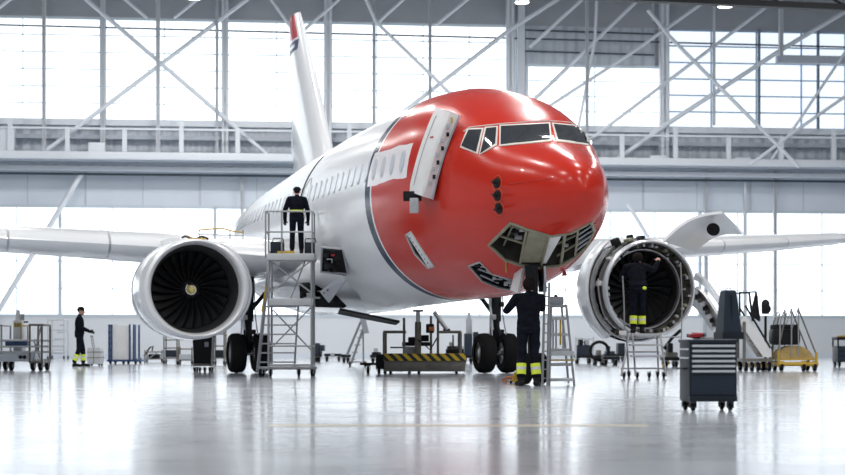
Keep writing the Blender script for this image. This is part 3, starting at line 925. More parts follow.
# ---------------------------------------------------------------- engines
def engine(sg, t0, y0, z0, opened):
    e = bpy.data.objects.new('engine', None); COL.objects.link(e); e.parent = air
    e.location = (t0, y0, z0)
    e['label'] = 'engine with its cowls open and the fan case bare' if opened else 'closed engine in a white nacelle with polished lip'
    ax = Matrix.Rotation(R(90), 4, 'Y')                 # lathe axis -> +X (aft)
    B = lambda mb, n, m, p=None, **k: mb.build(n, M[m] if isinstance(m, str) else m, p or e, **k)
    deep = .95 if not opened else .80
    def ovalise(mb):
        for v in mb.v:
            rad = math.hypot(v.y, v.z)
            if rad > .93:
                k = min(1, (rad - .93) / .12); v.y *= 1 + .12 * k
        return mb
    if not opened:
        B(ovalise(MB().lathe([(.30, .90), (.12, .915), (.03, .94), (0, .965), (.03, .995), (.12, 1.015), (.26, 1.03)], ax, 64)), 'inlet_lip', 'lip')
        B(ovalise(MB().lathe([(.26, 1.03), (.6, 1.042), (1.1, 1.045), (1.9, 1.02), (2.8, .96), (3.6, .92), (3.6, .86), (2.4, .9), (1.0, .9)], ax, 64)), 'nacelle', 'white')
        B(MB().lathe([(.28, .900), (.45, .87), (.8, .815), (1.3, .815)], ax, 64), 'inlet_liner', 'liner')
        # cowl seams and the latch line on the inboard side
        B(ovalise(MB().lathe([(1.28, 1.043), (1.30, 1.047), (1.32, 1.043), (1.30, 1.03)], ax, 64, closed=True)), 'cowl_joint', 'seal')
        B(MB().lathe([(.30, .925), (.34, .905), (.30, .895), (.27, .91)], ax, 64, closed=True), 'lip_seam', 'olive')
        for a in (70, 62, 55):
            c = Vector((.2, 1.03 * math.cos(R(a)), 1.09 * math.sin(R(a))))
        pl = []
        for i in range(22):
            a = R(62 - i * 4.6)
            pl.append(Vector((.55 + .012 * i, -1.235 * math.cos(a), 1.09 * math.sin(a))))
        B(MB().path(pl, .028, 8), 'cowl_edge_strip', 'metal')
        pl = [p + Vector((.35, -.05 if i > 5 else 0, 0)) for i, p in enumerate(pl)]
        B(MB().path(pl, .03, 8), 'cowl_edge_strip', 'white_dull')
        B(MB().path([Vector((.42, .25 - .55 * k / 8, 1.05 + .03 * math.sin(k * 1.3))) for k in range(9)], .022, 6), 'cable', 'dark')
        B(MB().box((.16, -.02, 1.015), (.12, .36, .03), None, .01), 'warning_plate', 'yellow')
    else:
        B(MB().lathe([(.40, .82), (.38, .835), (.38, .855), (.41, .865), (.5, .865), (.5, .82)], ax, 64, closed=True), 'fan_case_ring', 'metal_dull')
        B(MB().lathe([(.43, .825), (1.4, .81)], ax, 64), 'inlet_liner', 'dark')
        B(MB().lathe([(.10, .97), (1.5, .97), (1.5, .86), (.46, .86)], ax, 64, closed=True), 'fan_case', 'olive_dark')
        for z, r in ((.35, 1.05), (.75, 1.07), (1.15, 1.06)):
            B(MB().lathe([(z, .9), (z, r), (z + .06, r), (z + .06, .9)], ax, 64, closed=True), 'case_flange', 'metal_dull')
        # the outer ring frame that carried the cowl, with bolts
        B(MB().lathe([(.03, .965), (0, .985), (.0, 1.01), (.04, 1.035), (.16, 1.04), (.16, .965)], ax, 72, closed=True), 'cowl_ring', 'metal')
        random.seed(5)
        for k in range(52):
            a = 2 * math.pi * (k + random.uniform(-.3, .3)) / 52
            q_ = random.uniform(.875, .95); MB().box((.10 + (.965 - q_) * 3.0, q_ * math.cos(a), q_ * math.sin(a)), (random.uniform(.06, .16), random.uniform(.03, .10), random.uniform(.03, .08)), Matrix.Rotation(a, 3, 'X'), .008).build('bracket', M[['metal_dull', 'dark', 'seal', 'metal_dull', 'black', 'olive'][k % 6]], e)
        random.seed(11)
        for k in range(46):
            a = random.uniform(R(-70), R(250)); r = random.uniform(1.0, 1.12); x = random.uniform(.3, 1.3)
            sz = (random.uniform(.1, .34), random.uniform(.06, .2), random.uniform(.05, .14))
            c = Vector((x, r * math.cos(a), r * math.sin(a)))
            if k % 3 == 0: q = MB().tube(c - Vector((sz[0] / 2, 0, 0)), c + Vector((sz[0] / 2, 0, 0)), sz[2] * .6, n=12)
            else: q = MB().box(c, sz, Matrix.Rotation(a, 3, 'X'), .012)
            q.build('accessory', M[random.choice(['metal_dull', 'dark', 'black', 'olive', 'metal_dull', 'white_dull'])], e)
        for k in range(12):
            a0 = random.uniform(0, 360); rr = random.uniform(1.04, 1.12); x = random.uniform(.25, 1.2)
            MB().path([Vector((x + .05 * math.sin(i), rr * math.cos(R(a0 + i * 9)), rr * math.sin(R(a0 + i * 9)))) for i in range(8)], random.uniform(.012, .026), 6).build('pipe', M[random.choice(['metal', 'black', 'metal_dull'])], e)
        # rear core cowl and the left hand shell still on
        B(MB().lathe([(1.5, .86), (2.1, .72), (2.6, .5), (2.6, .45), (1.5, .8)], ax, 48), 'core_cowl', 'metal_dull')
        # inboard shell: angle measured from +Y towards +Z
        B(MB().lathe([(.36, 1.27), (.33, 1.30), (.38, 1.34), (.7, 1.34), (1.15, 1.24), (1.15, 1.20), (.7, 1.29)], ax @ Matrix.Rotation(R(0), 4, 'Z'), 40, closed=True, a0=R(90 - 52), a1=R(90 + 50)), 'cowl_shell', 'white')
        for x in (.45, .65, .9):
            B(MB().lathe([(x, 1.10), (x, 1.2), (x + .05, 1.2), (x + .05, 1.10)], ax, 40, closed=True, a0=R(90 - 50), a1=R(90 + 48)), 'shell_rib', 'metal_dull')
        for k in range(14):
            a = R(-38 + k * 6.2)
            MB().box((.62 + .1 * (k % 3), 1.10 * math.cos(a), 1.10 * math.sin(a)), (.22, .1, .09), Matrix.Rotation(a, 3, 'X'), .012).build('accessory', M[['dark', 'metal_dull', 'black', 'white_dull'][k % 4]], e)
    # fan
    nb = 24; fr = .80 if not opened else .80
    for k in range(nb):
        a = 2 * math.pi * k / nb
        g = []
        for i in range(7):
            r = .2 + (fr - .2) * i / 6; tw = R(28 + 34 * i / 6); ch = .20 + .05 * i / 6; sw = .10 * (i / 6) ** 2
            row = []
            for s_ in (-.5, -.17, .17, .5):
                du = ch * s_ * math.sin(tw); dx = ch * s_ * math.cos(tw)
                aa = a + du / r + sw
                row.append(Vector((deep + dx, r * math.cos(aa), r * math.sin(aa))))
            g.append(row)
        MB().sheet(g, .012).build('fan_blade', M['fan'], e)
    B(MB().lathe([(deep - .30, 0), (deep - .27, .06), (deep - .16, .14), (deep - .02, .205), (deep + .12, .22)], ax, 32), 'spinner', mat('spinner_paint', (.05, .05, .055), .35, .4))
    tip = B(MB().lathe([(deep - .315, 0), (deep - .30, .05), (deep - .225, .10), (deep - .22, .095)], ax, 24), 'spinner_tip', mat('spinner_tip_paint', (.62, .50, .16), .4)); tip['label'] = 'pale yellow spinner tip'
    sw = [Vector((deep - .29 + .07 * k / 20, (.045 + .085 * k / 20) * math.cos(k * .36), (.045 + .085 * k / 20) * math.sin(k * .36))) for k in range(21)]
    B(MB().path(sw, .012, 6), 'swirl_mark', 'white_dull')
    B(MB().lathe([(deep + .25, .2), (deep + .25, fr + .04)], ax, 48), 'stator_disc', 'dark')
    # pylon
    B(MB().loft([[Vector((1.2, -.16, .9)), Vector((1.2, .16, .9)), Vector((1.4, .16, 1.15)), Vector((1.4, -.16, 1.15))],
                 [Vector((5.0, -.16, .55)), Vector((5.0, .16, .55)), Vector((6.6, .16, 1.25)), Vector((6.6, -.16, 1.25))]]), 'pylon', 'white')
    return e
EL = loc(at(197, 288.5, 35.4)); ER = loc(at(651, 288.5, 37.0))
e1 = engine(1, EL.x, EL.y, EL.z, False)
e2 = engine(-1, ER.x, ER.y, ER.z, True)
# lifted cowl panel and the dropped panel of the open engine
def px_sheet(c, bulge, th, name, m, parent, I=10, J=6):
    """c: four (px, py, depth) corners"""
    C = [at(*q) for q in c]; g = []
    nn = ((C[1] - C[0]).cross(C[3] - C[0])).normalized()
    if nn.z < 0: nn = -nn
    for i in range(I):
        row = []
        for j in range(J):
            u, v = i / (I - 1), j / (J - 1)
            p = (C[0] * (1 - u) + C[1] * u) * (1 - v) + (C[3] * (1 - u) + C[2] * u) * v
            row.append(p + (Vector((-.35, 0, 1)).normalized()) * bulge * math.sin(math.pi * u))
        g.append(row)
    return MB().sheet(g, th).build(name, M[m], parent, True)
up_ = px_sheet(((662, 240, 37.2), (722, 211, 37.0), (743, 232, 38.9), (694, 250, 39.2)), .16, .06, 'open_fan_cowl', 'white', e2)
up_['label'] = 'white fan cowl hinged open above the right engine'
p = at(713.5, 230, 37.55)
ov = MB().lathe([(0, .14), (.03, .145), (.03, 0)], Matrix.Translation(p + Vector((0, 0, .02))) @ Vector((-.25, -.55, -.25)).normalized().to_track_quat('Z', 'Y').to_matrix().to_4x4(), 20).build('vent', M['dark'], up_, True)
MB().tube(at(668, 262, 37.6), at(668, 243, 37.4), .03).build('hold_open_rod', M['metal'], up_, True)
st_ = px_sheet(((696, 272, 37.6), (722, 300, 37.2), (721, 305, 37.8), (694, 278, 38.2)), .16, .05, 'cowl_edge', 'white', e2)
lo_ = px_sheet(((697, 286, 37.4), (722, 318, 37.0), (714, 330, 37.8), (690, 302, 38.4)), .16, .06, 'dropped_cowl', 'metal_dull', e2)
lo_['label'] = 'silver cowl half hanging open at the lower right of the engine'
for k in range(9):
    a = at(696 + k * 2.3, 292 + k * 4.0, 37.4); MB().box(a, (.1, .1, .12), None, .015).build('shell_rib', M[['metal_dull', 'dark', 'olive_dark'][k % 3]], lo_, True)

# ---------------------------------------------------------------- landing gear
def gear(name, t, y, ztop, wr, ww, sep, label):
    g = bpy.data.objects.new(name, None); COL.objects.link(g); g.parent = air; g.location = (t, y, 0)
    g['label'] = label
    MB().tube((0, 0, wr), (0, 0, ztop), .075, .11, 14).build('strut', M['black'], g)
    MB().tube((0, 0, wr * 1.05), (0, 0, wr + .75), .055, n=14).build('oleo', M['metal'], g)
    MB().tube((0, -sep, wr), (0, sep, wr), .06, n=12).build('axle', M['metal_dull'], g)
    MB().path([(-.12, 0, wr + .15), (-.32, 0, wr + .42), (-.1, 0, wr + .7)], .035, 8).build('torque_link', M['black'], g)
    if name == 'main_gear': MB().tube((0, .05, wr + .9), (.05, .75 if y < 0 else -.75, ztop - .1), .05, n=10).build('side_brace', M['black'], g)
    MB().path([(.1, .06, wr + .1), (.14, .08, wr + .5), (.08, .08, wr + 1.0), (.1, .06, ztop - .2)], .02, 6).build('hose', M['rubber'], g)
    if name == 'main_gear':
        MB().tube((0, 0, wr + .75), (0, 0, ztop - .1), .12, .14, 16).build('strut_housing', M['black'], g)
        for z, a in ((wr + .5, 0), (wr + .85, 1), (wr + 1.15, 0), (wr + 1.4, 1)):
            MB().box((-.12, .1 if a else -.1, z), (.12, .1, .12), None, .02).build('gear_actuator', M['metal_dull' if a else 'black'], g)
        MB().tube((-.1, .12, wr + .55), (.02, .2, ztop - .15), .035, n=10).build('retract_rod', M['metal'], g)
        for q in (-.15, .16): MB().path([(-.08, q, wr + .1), (-.16, q * 1.3, wr + .45), (-.06, q, wr + .9), (-.1, q * .8, ztop - .2)], .016, 6).build('hose', M['metal_dull'], g)
    for s in (-1, 1):
        wheel_mb((0, s * sep, wr), wr, ww, 36, Vector((0, 1, 0))).build('wheel', [M['rubber'], M['metal_dull']], g)
    return g
gl = loc(at(248.5, 372.6, depth_at(372.9))); gr = loc(at(496, 372.6, depth_at(373.2)))
for nm, g, lab in (('main_gear', gl, 'main gear behind the closed engine'), ('main_gear', gr, 'main gear under the red nose section')):
    gg = gear(nm, g.x, g.y, 2.4, .475, .36, .285, lab)
g = gear('nose_gear', 2.5, 0.0, 2.2, .27, .16, .14, 'nose gear hidden behind the mechanic')
# open gear doors, belly doors and flap pieces below the fuselage
def door_piece(pts, d0, name, m, th=.04, lab=None):
    g = [[at(*pts[0]), at(*pts[3])], [at(*pts[1]), at(*pts[2])]]
    o = MB().sheet(g, th).build(name, M[m], air, True)
    if lab: o['label'] = lab
    return o
yd = skin(521, 268).y
door_piece(((525, 267, yd - .02), (520, 293, yd - .12), (512, 291, yd + .25), (518, 268, yd + .3)), 0, 'nose_gear_door', 'white_dull', lab='white nose gear door hanging open')
yd = skin(532, 264).y  # black block added in place of the dark gear leg and well
o = MB().loft([[at(525, 265, yd), at(538, 265, yd), at(538, 265, yd + .5), at(525, 265, yd + .5)], [at(527, 296, yd), at(537, 296, yd), at(537, 296, yd + .35), at(527, 296, yd + .35)]]).build('nose_gear_well_block', M['black'], air, True)
o['label'] = 'black block standing for the dark gear leg and well between the open nose doors'
yd = skin(543, 264).y
door_piece(((546, 266, yd), (547, 292, yd), (541, 292, yd + .5), (540, 266, yd + .5)), 0, 'nose_gear_door', 'metal_dull')
door_piece(((340, 308, 37.6), (400, 320.5, 36.9), (396, 323, 38.0), (338, 312, 38.4)), 0, 'belly_door', 'black', .05, 'dark belly door hanging below the fuselage')
# bleed bay on the wing root, with its dropped panels
def wbox(c, size, name, m, parent, bev=.01, rot=None):
    return MB().box(c, size, rot, bev).build(name, M[m], parent, True)
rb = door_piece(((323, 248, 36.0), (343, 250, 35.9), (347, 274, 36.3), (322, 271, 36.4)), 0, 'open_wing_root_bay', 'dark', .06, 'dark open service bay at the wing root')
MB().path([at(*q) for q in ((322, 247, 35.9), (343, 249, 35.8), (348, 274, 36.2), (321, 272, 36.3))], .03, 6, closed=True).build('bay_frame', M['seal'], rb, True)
for k in range(10):
    wbox(at(random.uniform(325, 342), random.uniform(252, 271), 36.0), (.12, .1, .09), 'equipment_unit', 'red_plain' if k == 3 else random.choice(['black', 'seal', 'dark', 'dark']), rb)
dp = door_piece(((321, 291, 36.2), (340, 276, 35.8), (347, 280, 35.7), (330, 302, 36.2)), 0, 'hanging_panel', 'seal', .05, 'grey panel hanging open under the wing root')
for k in range(6): wbox(at(324 + k * 3.6, 293 - k * 2.6, 36.0), (.03, .05, .03), 'fastener', 'dark', dp)
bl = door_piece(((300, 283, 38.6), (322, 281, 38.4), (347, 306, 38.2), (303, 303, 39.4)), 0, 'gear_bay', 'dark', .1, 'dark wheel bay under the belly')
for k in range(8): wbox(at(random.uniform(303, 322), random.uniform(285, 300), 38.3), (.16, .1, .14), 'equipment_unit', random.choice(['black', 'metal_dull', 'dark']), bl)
# ================================================================== PEOPLE
PM = ['navy', 'navy_trouser', 'skin', 'hair', 'boot', 'glove']
def person(label, base, rz, P, h=1.75, gloves=True, hat='cap', bands=True, vest=False, group=None):
    """P: joint overrides in metres for a 1.75 m figure; x right, y forward, z up"""
    J = dict(pelvis=(0, 0, .95), waist=(0, 0, 1.10), chest=(0, .0, 1.30), neck=(0, -.01, 1.47), head=(0, .03, 1.62), face=(0, 1, 0),
             sl=(-.19, 0, 1.42), sr=(.19, 0, 1.42), el=(-.26, .02, 1.14), er=(.26, .02, 1.14), wl=(-.27, .12, .90), wr=(.27, .12, .90),
             hl=(-.095, 0, .93), hr=(.095, 0, .93), kl=(-.11, .03, .50), kr=(.11, .03, .50), al=(-.12, -.02, .09), ar=(.12, -.02, .09),
             fl=(-.02, 1, 0), fr=(.02, 1, 0), gl=(0, .2, -1), gr=(0, .2, -1), ml=(1, 0, 0), mr=(-1, 0, 0))
    J.update(P)
    J = {k: Vector(v) for k, v in J.items()}
    root = thing('person', label, 'person', base, rz, group)
    sc = h / 1.75
    mb = MB(); prim = []
    def cap(a, b, ra, rb, mi):
        a, b = Vector(a), Vector(b)
        mb.sphere(a, ra, 14); mb.sphere(b, rb, 14)
        mb.tube(a, b, ra, rb, 14); prim.append((a, b, ra, rb, mi))
    def rings(L, mi):
        rr = []
        for c, rx, ry in L:
            c = Vector(c); rr.append([c + Vector((rx * math.cos(2 * math.pi * k / 20), ry * math.sin(2 * math.pi * k / 20), 0)) for k in range(20)])
        mb.loft(rr)
        for (a, ax, ay), (b, bx, by) in zip(L, L[1:]): prim.append((Vector(a), Vector(b), (ax + ay) / 2, (bx + by) / 2, mi))
    pel, wa, ch, nk, hd = J['pelvis'], J['waist'], J['chest'], J['neck'], J['head']
    dn = Vector((0, 0, -1))
    # jacket with a gathered hem, then seat of the trousers
    sh = (J['sl'] + J['sr']) / 2
    rings([(pel + Vector((0, 0, -.10)), .155, .115), (pel + Vector((0, -.012, -.03)), .178, .135), (pel + Vector((0, 0, .06)), .165, .12)], 1)
    rings([(pel + Vector((0, 0, .01)), .186, .142), (pel + Vector((0, 0, .07)), .190, .144), (wa, .176, .128), (wa.lerp(ch, .5), .188, .132), (ch, .205, .135), (ch.lerp(sh, .75), .19, .118), (sh + Vector((0, 0, .035)), .12, .085), (nk, .075, .07)], 0)
    for s, k in ((-1, 'l'), (1, 'r')):
        cap(J['s' + k], J['e' + k], .082, .062, 0); cap(J['s' + k], sh + Vector((0, 0, .03)), .08, .075, 0)
        cap(J['e' + k], J['w' + k], .062, .045, 0)
        cap(J['h' + k], J['k' + k], .098, .072, 1); cap(J['k' + k], J['a' + k] + Vector((0, 0, .09)), .072, .068, 1)
        cap(J['a' + k] + Vector((0, 0, .10)), J['a' + k], .058, .052, 4)
        f = J['f' + k].normalized(); a = J['a' + k]
        heel = a + f * -.035; heel.z = a.z - .04; toe = a + f * .165; toe.z = a.z - .048; mid = a + f * .08; mid.z = a.z - .035
        cap(heel, mid, .048, .05, 4); cap(mid, toe, .048, .04, 4)
        # hand: palm, four fingers with a knuckle bend, thumb off the side
        g = J['g' + k].normalized(); m = J['m' + k]; m = (m - g * m.dot(g)).normalized(); nrm = g.cross(m).normalized()
        # thumb side is m; the fingers curl towards the palm normal
        pn = nrm if s < 0 else -nrm
        w_ = J['w' + k]; mi = 5 if gloves else 2
        for o_ in (-.028, -.010, .010, .028): cap(w_ + g * .015 + m * o_ * .7, w_ + g * .09 + m * o_, .020, .015, mi)
        for o_, L_ in ((.030, .070), (.010, .080), (-.010, .075), (-.029, .058)):
            b0 = w_ + g * .09 + m * o_; b1 = b0 + (g * .8 + pn * .5).normalized() * L_ * .55; b2 = b1 + (g * .25 + pn).normalized() * L_ * .5
            cap(b0, b1, .0105, .0098, mi); cap(b1, b2, .0098, .0088, mi)
        t0 = w_ + g * .03 + m * .028; t1 = t0 + (m * .8 + g * .6).normalized() * .04; t2 = t1 + (g + m * .25 + pn * .4).normalized() * .035
        cap(t0, t1, .0135, .0115, mi); cap(t1, t2, .0115, .0098, mi)
    # neck and head
    fc = J['face'].normalized(); side = fc.cross(Vector((0, 0, 1))).normalized(); upv = side.cross(fc).normalized()
    cap(nk - Vector((0, 0, .02)), hd - upv * .05 - fc * .02, .058, .055, 2)
    def hp(x, y, z): return hd + side * x + fc * y + upv * z
    cap(hp(0, -.015, .035), hp(0, -.005, .03), .092, .09, 2); cap(hp(0, -.045, .03), hp(0, -.03, .05), .078, .082, 3)
    cap(hp(0, .03, -.03), hp(0, .045, -.075), .066, .040, 2)
    cap(hp(0, .088, .012), hp(0, .108, -.022), .010, .016, 2)
    for s in (-1, 1):
        cap(hp(s * .034, .082, .018), hp(s * .036, .083, .018), .012, .012, 2)
        cap(hp(s * .083, -.012, .012), hp(s * .086, -.016, -.02), .014, .011, 2)
        cap(hp(s * .018, .083, -.052), hp(0, .087, -.052), .009, .010, 2)
        cap(hp(s * .018, .087, .034), hp(s * .05, .074, .034), .011, .010, 3)
    o = mb.build('body', [M[m] for m in PM], root, smooth=False)
    md = o.modifiers.new('r', 'REMESH'); md.mode = 'VOXEL'; md.voxel_size = .0085
    sm = o.modifiers.new('s', 'SMOOTH'); sm.iterations = 3; sm.factor = .5
    bpy.context.view_layer.update()
    nm = bpy.data.meshes.new_from_object(o.evaluated_get(bpy.context.evaluated_depsgraph_get()))
    o.modifiers.clear(); o.data = nm
    nm.materials.clear()
    for m in PM: nm.materials.append(M[m])
    import numpy as np
    nf = len(nm.polygons); cen = np.empty(nf * 3); nm.polygons.foreach_get('center', cen); cen = cen.reshape(-1, 3)
    best = np.full(nf, 1e9); mi_ = np.zeros(nf, dtype=np.int32)
    for a, b, ra, rb, mi in prim:
        a_ = np.array(a); ab = np.array(b) - a_; L2 = max(1e-9, ab @ ab)
        t = np.clip(((cen - a_) @ ab) / L2, 0, 1)
        dd = np.linalg.norm(cen - a_ - t[:, None] * ab, axis=1) - (ra + (rb - ra) * t)
        k = dd < best; best[k] = dd[k]; mi_[k] = mi
    nm.polygons.foreach_set('material_index', mi_.tolist()); nm.polygons.foreach_set('use_smooth', [True] * nf); nm.update()
    o.scale = (sc, sc, sc)
    def part(m, n, ma, par=None):
        q = m.build(n, M[ma] if isinstance(ma, str) else ma, root); q.scale = (sc, sc, sc); return q
    # eyes
    for s in (-1, 1): part(MB().sphere(hp(s * .034, .091, .018), .006, 8), 'eye', 'black')
    HM = Matrix((( *side, ), ( *fc, ), ( *upv, ))).transposed().to_4x4()
    HM.translation = hd
    if hat == 'cap':
        c = MB().lathe([(.04, .103), (.075, .103), (.11, .088), (.135, .05), (.142, 0)], HM @ Matrix.Translation((0, -.018, 0)), 20)
        c.loft([[HM @ Vector((x * .085, .06, .048)) for x in (-1, -.5, 0, .5, 1)] + [HM @ Vector((x * .085, .06, .056)) for x in (1, .5, 0, -.5, -1)],
                [HM @ Vector((x * .06, .16 - .03 * abs(x), .04)) for x in (-1, -.5, 0, .5, 1)] + [HM @ Vector((x * .06, .16 - .03 * abs(x), .048)) for x in (1, .5, 0, -.5, -1)]])
        part(c, 'cap', 'navy')
    elif hat == 'beanie':
        part(MB().lathe([(.025, .106), (.06, .108), (.105, .095), (.138, .055), (.147, 0)], HM @ Matrix.Translation((0, -.018, 0)), 20), 'beanie', 'hair')
    else:
        part(MB().lathe([(-.045, .085), (-.02, .099), (.03, .106), (.075, .103), (.115, .078), (.137, .035), (.139, 0)], HM @ Matrix.Translation((0, -.026, 0)), 20), 'hair', 'hair')
    # ankle bands
    if bands:
        for k in 'lr':
            a, b = J['k' + k], J['a' + k] + Vector((0, 0, .09))
            for t0, t1, ma, nmx in ((.42, .60, 'hivis', 'reflective_band'), (.60, .74, 'silverband', 'silver_tape'), (.74, .96, 'hivis', 'reflective_band')):
                p, q = a.lerp(b, t0), a.lerp(b, t1)
                part(MB().tube(p, q, .0815 - .004 * t0, .0815 - .004 * t1, 20), nmx, ma)
    if vest:
        rr = []
        for dz, gx in ((-.005, .010), (.055, .012)):
            rr.append([wa + Vector(((.182 + gx) * math.cos(2 * math.pi * k / 24), (.134 + gx) * math.sin(2 * math.pi * k / 24), dz - .01)) for k in range(24)])
        part(MB().loft(rr), 'waist_band', 'hivis')
    return root

def floor_pt(px, d): return Vector(((px - CX) / FPX * d, d, 0))
# the mechanic under the nose, arms up to the open gear bay
dA = depth_at(386.3)
pA = person('mechanic in navy work clothes standing under the nose, arms raised to the open bay', floor_pt(528.5, dA), R(4),
            dict(head=(.02, .03, 1.62), face=(.15, 1, .45), chest=(0, .01, 1.29), sl=(-.19, .02, 1.41), sr=(.20, .02, 1.41),
                 el=(-.33, .17, 1.22), wl=(-.17, .36, 1.36), gl=(.5, .4, .8), er=(.25, .24, 1.26), wr=(.12, .40, 1.44), gr=(-.2, .4, .9),
                 kl=(-.105, .04, .50), al=(-.12, -.01, .09), kr=(.10, .02, .50), ar=(.125, -.02, .09), fl=(-.3, 1, 0), fr=(.35, 1, 0)), 1.78, hat='hair')
# the man pushing the bin cart, in profile
dB = depth_at(367.0)
pB = person('man in navy work clothes and beanie pushing a small grey cart', floor_pt(79.5, dB), R(-78),
            dict(el=(-.22, .02, 1.15), wl=(-.16, .29, 1.04), er=(.23, .05, 1.15), wr=(.14, .30, 1.03), gl=(.1, 1, -.2), gr=(-.1, 1, -.2), ml=(.3, 0, 1), mr=(-.3, 0, 1),
                 kl=(-.09, .10, .51), al=(-.10, .11, .09), kr=(.10, -.02, .50), ar=(.10, -.14, .09), head=(0, .05, 1.62), face=(0, 1, -.12)), 1.80, hat='beanie')
# the mechanic on the steps, working inside the open engine
STEP_D = 35.55
STEP_TOP = HC + (YH - 333.5) / FPX * STEP_D
pC = person('mechanic in navy overalls on low steps reaching into the open engine', floor_pt(638, STEP_D) + Vector((0, 0, STEP_TOP)), R(3),
            dict(pelvis=(0, 0, .94), waist=(.0, .07, 1.09), chest=(-.01, .15, 1.27), neck=(.02, .22, 1.42), head=(.05, .27, 1.55), face=(.45, 1, .1),
                 sl=(-.20, .15, 1.37), sr=(.19, .19, 1.38), el=(-.29, .28, 1.17), wl=(-.14, .46, 1.22), gl=(.3, 1, .2), er=(.38, .32, 1.32), wr=(.50, .44, 1.50), gr=(.2, .6, .8),
                 hl=(-.09, 0, .92), hr=(.085, 0, .92), kl=(-.085, .03, .49), kr=(.085, .02, .49), al=(-.10, -.02, .09), ar=(.085, .0, .09)), 1.72, gloves=False, hat='hair')
pr = MB().sphere((.11, -.13, .92), (.045, .02, .035), 10).build('waist_light', M['hivis'], pC)
# the man on the tall scaffold
SC_D = depth_at(376.6)
DECK = HC + (YH - 254.5) / FPX * SC_D
pD = person('man in dark jacket and cap on the tall scaffold platform, back turned', floor_pt(296.5, SC_D) + Vector((0, .06, DECK)), R(8),
            dict(el=(-.30, -.01, 1.15), wl=(-.30, .06, .90), er=(.29, .03, 1.14), wr=(.30, .10, .90), kl=(-.11, .02, .5), kr=(.11, .02, .5), head=(.01, .05, 1.61), face=(.1, 1, -.15)), 1.44, bands=False, vest=True, hat='cap')

# ================================================================== STANDS AND STEPS
# tall scaffold
sb = Prop('scaffold_tower', 'tall aluminium scaffold tower with platform beside the closed engine', 'scaffold', 290, 0, d=SC_D)
X, Z, S = sb.X, sb.Z, sb.s
zD = DECK
xs = (X(270.5), X(313)); ysd = (-.46, .30)
for x in xs:
    for y in ysd: MB().tube((x, y, .22), (x, y, zD), .024).build('upright', M['alu'], sb.o)
MB().span(xs[0] - .04, xs[1] + .06, ysd[0] - .05, ysd[1] + .05, zD - .14, zD - .002, .01).build('platform', M['alu_bright'], sb.o)
MB().span(xs[0] - .03, xs[1] + .03, ysd[0] - .02, ysd[1], Z(306), Z(299), .01).build('landing', M['alu_bright'], sb.o)
zt = Z(213)
for x in (X(267.5), X(283.5), X(313.5)):
    for y in ((ysd[0], ysd[1]) if x != X(283.5) else (ysd[0],)):
        MB().tube((x, y, zD - .1), (x, y, zt), .018).build('guardrail_post', M['alu'], sb.o)
for z in (zt, zD + .45):
    MB().path([(X(267.5), ysd[1], z), (X(267.5), ysd[0], z), (X(313.5), ysd[0], z), (X(313.5), ysd[1], z)], .018, 8).build('guardrail', M['alu'], sb.o)
for a, b, y in (((272, 293), (312, 262), -.42), ((272, 262), (312, 293), -.42), ((272, 349), (312, 308), -.42), ((272, 310), (312, 352), .30), ((272, 262), (312, 293), .30)):
    MB().tube(sb.P(*a, y), sb.P(*b, y), .015).build('brace', M['alu'], sb.o)
for z in (Z(365), Z(346)):
    for y in ysd: MB().tube((xs[0], y, z), (xs[1], y, z), .018).build('ledger', M['alu'], sb.o)
    for x in xs: MB().tube((x, ysd[0], z), (x, ysd[1], z), .018).build('ledger', M['alu'], sb.o)
MB().path([(X(258.5), -.35, Z(368)), (X(316), -.35, Z(368))], .03).build('base_bar', M['alu'], sb.o)
MB().path([(X(258.5), .30, Z(368)), (X(316), .30, Z(368))], .03).build('base_bar', M['alu'], sb.o)
for px in (262, 272, 300, 313): sb.caster(X(px), -.35, .085, .05)
for px in (262, 313): sb.caster(X(px), .30, .085, .05)
# inclined stair on the left
for y in (-.38, .02):
    MB().tube(sb.P(258.5, 371, y), sb.P(271, 252, y), .02).build('stair_rail', M['alu'], sb.o)
for y in (-.2,):
    MB().tube(sb.P(295, 368, y), sb.P(299, 306, y), .02).build('inner_ladder_rail', M['alu'], sb.o)
    MB().tube(sb.P(291, 300, y), sb.P(307, 258, y), .016).build('inner_ladder_rail', M['alu'], sb.o)
for k in range(7):
    py = 362 - k * 9.2; a = sb.P(259.4 + (371 - py) * .105, py, -.36); b = sb.P(297, py, -.36)
    MB().span(a.x, b.x, -.38, -.1, a.z - .015, a.z + .015).build('tread', M['alu'], sb.o)
MB().tube(sb.P(263.5, 312, -.4), sb.P(268, 287, -.4), .018).build('yellow_rail', M['yellow'], sb.o)
MB().span(X(279), X(296), -.46, -.44, zD - .01, zD + .05).build('toe_board', M['yellow'], sb.o)
for k, (x0, x1) in enumerate(((271.5, 286), (305, 316))):
    cpx = (x0 + x1) / 2
    t = thing('tool_case', ['dark open topped tool bag left of the man on the scaffold platform', 'dark tool case right of the man on the scaffold platform'][k], 'tool bag', sb.o.location + Vector((X(cpx), -.16 if k == 0 else .0, DECK)))
    h_ = 15 / S
    MB().span(X(x0) - X(cpx), X(x1) - X(cpx) - .03, -.15, .15, 0, h_ * .8, .02).build('case_body', M['navy_box'], t)
    MB().path([(-.12, 0, h_ * .8), (-.1, 0, h_ * 1.05), (.1, 0, h_ * 1.05), (.12, 0, h_ * .8)], .012, 6).build('handle', M['black'], t)

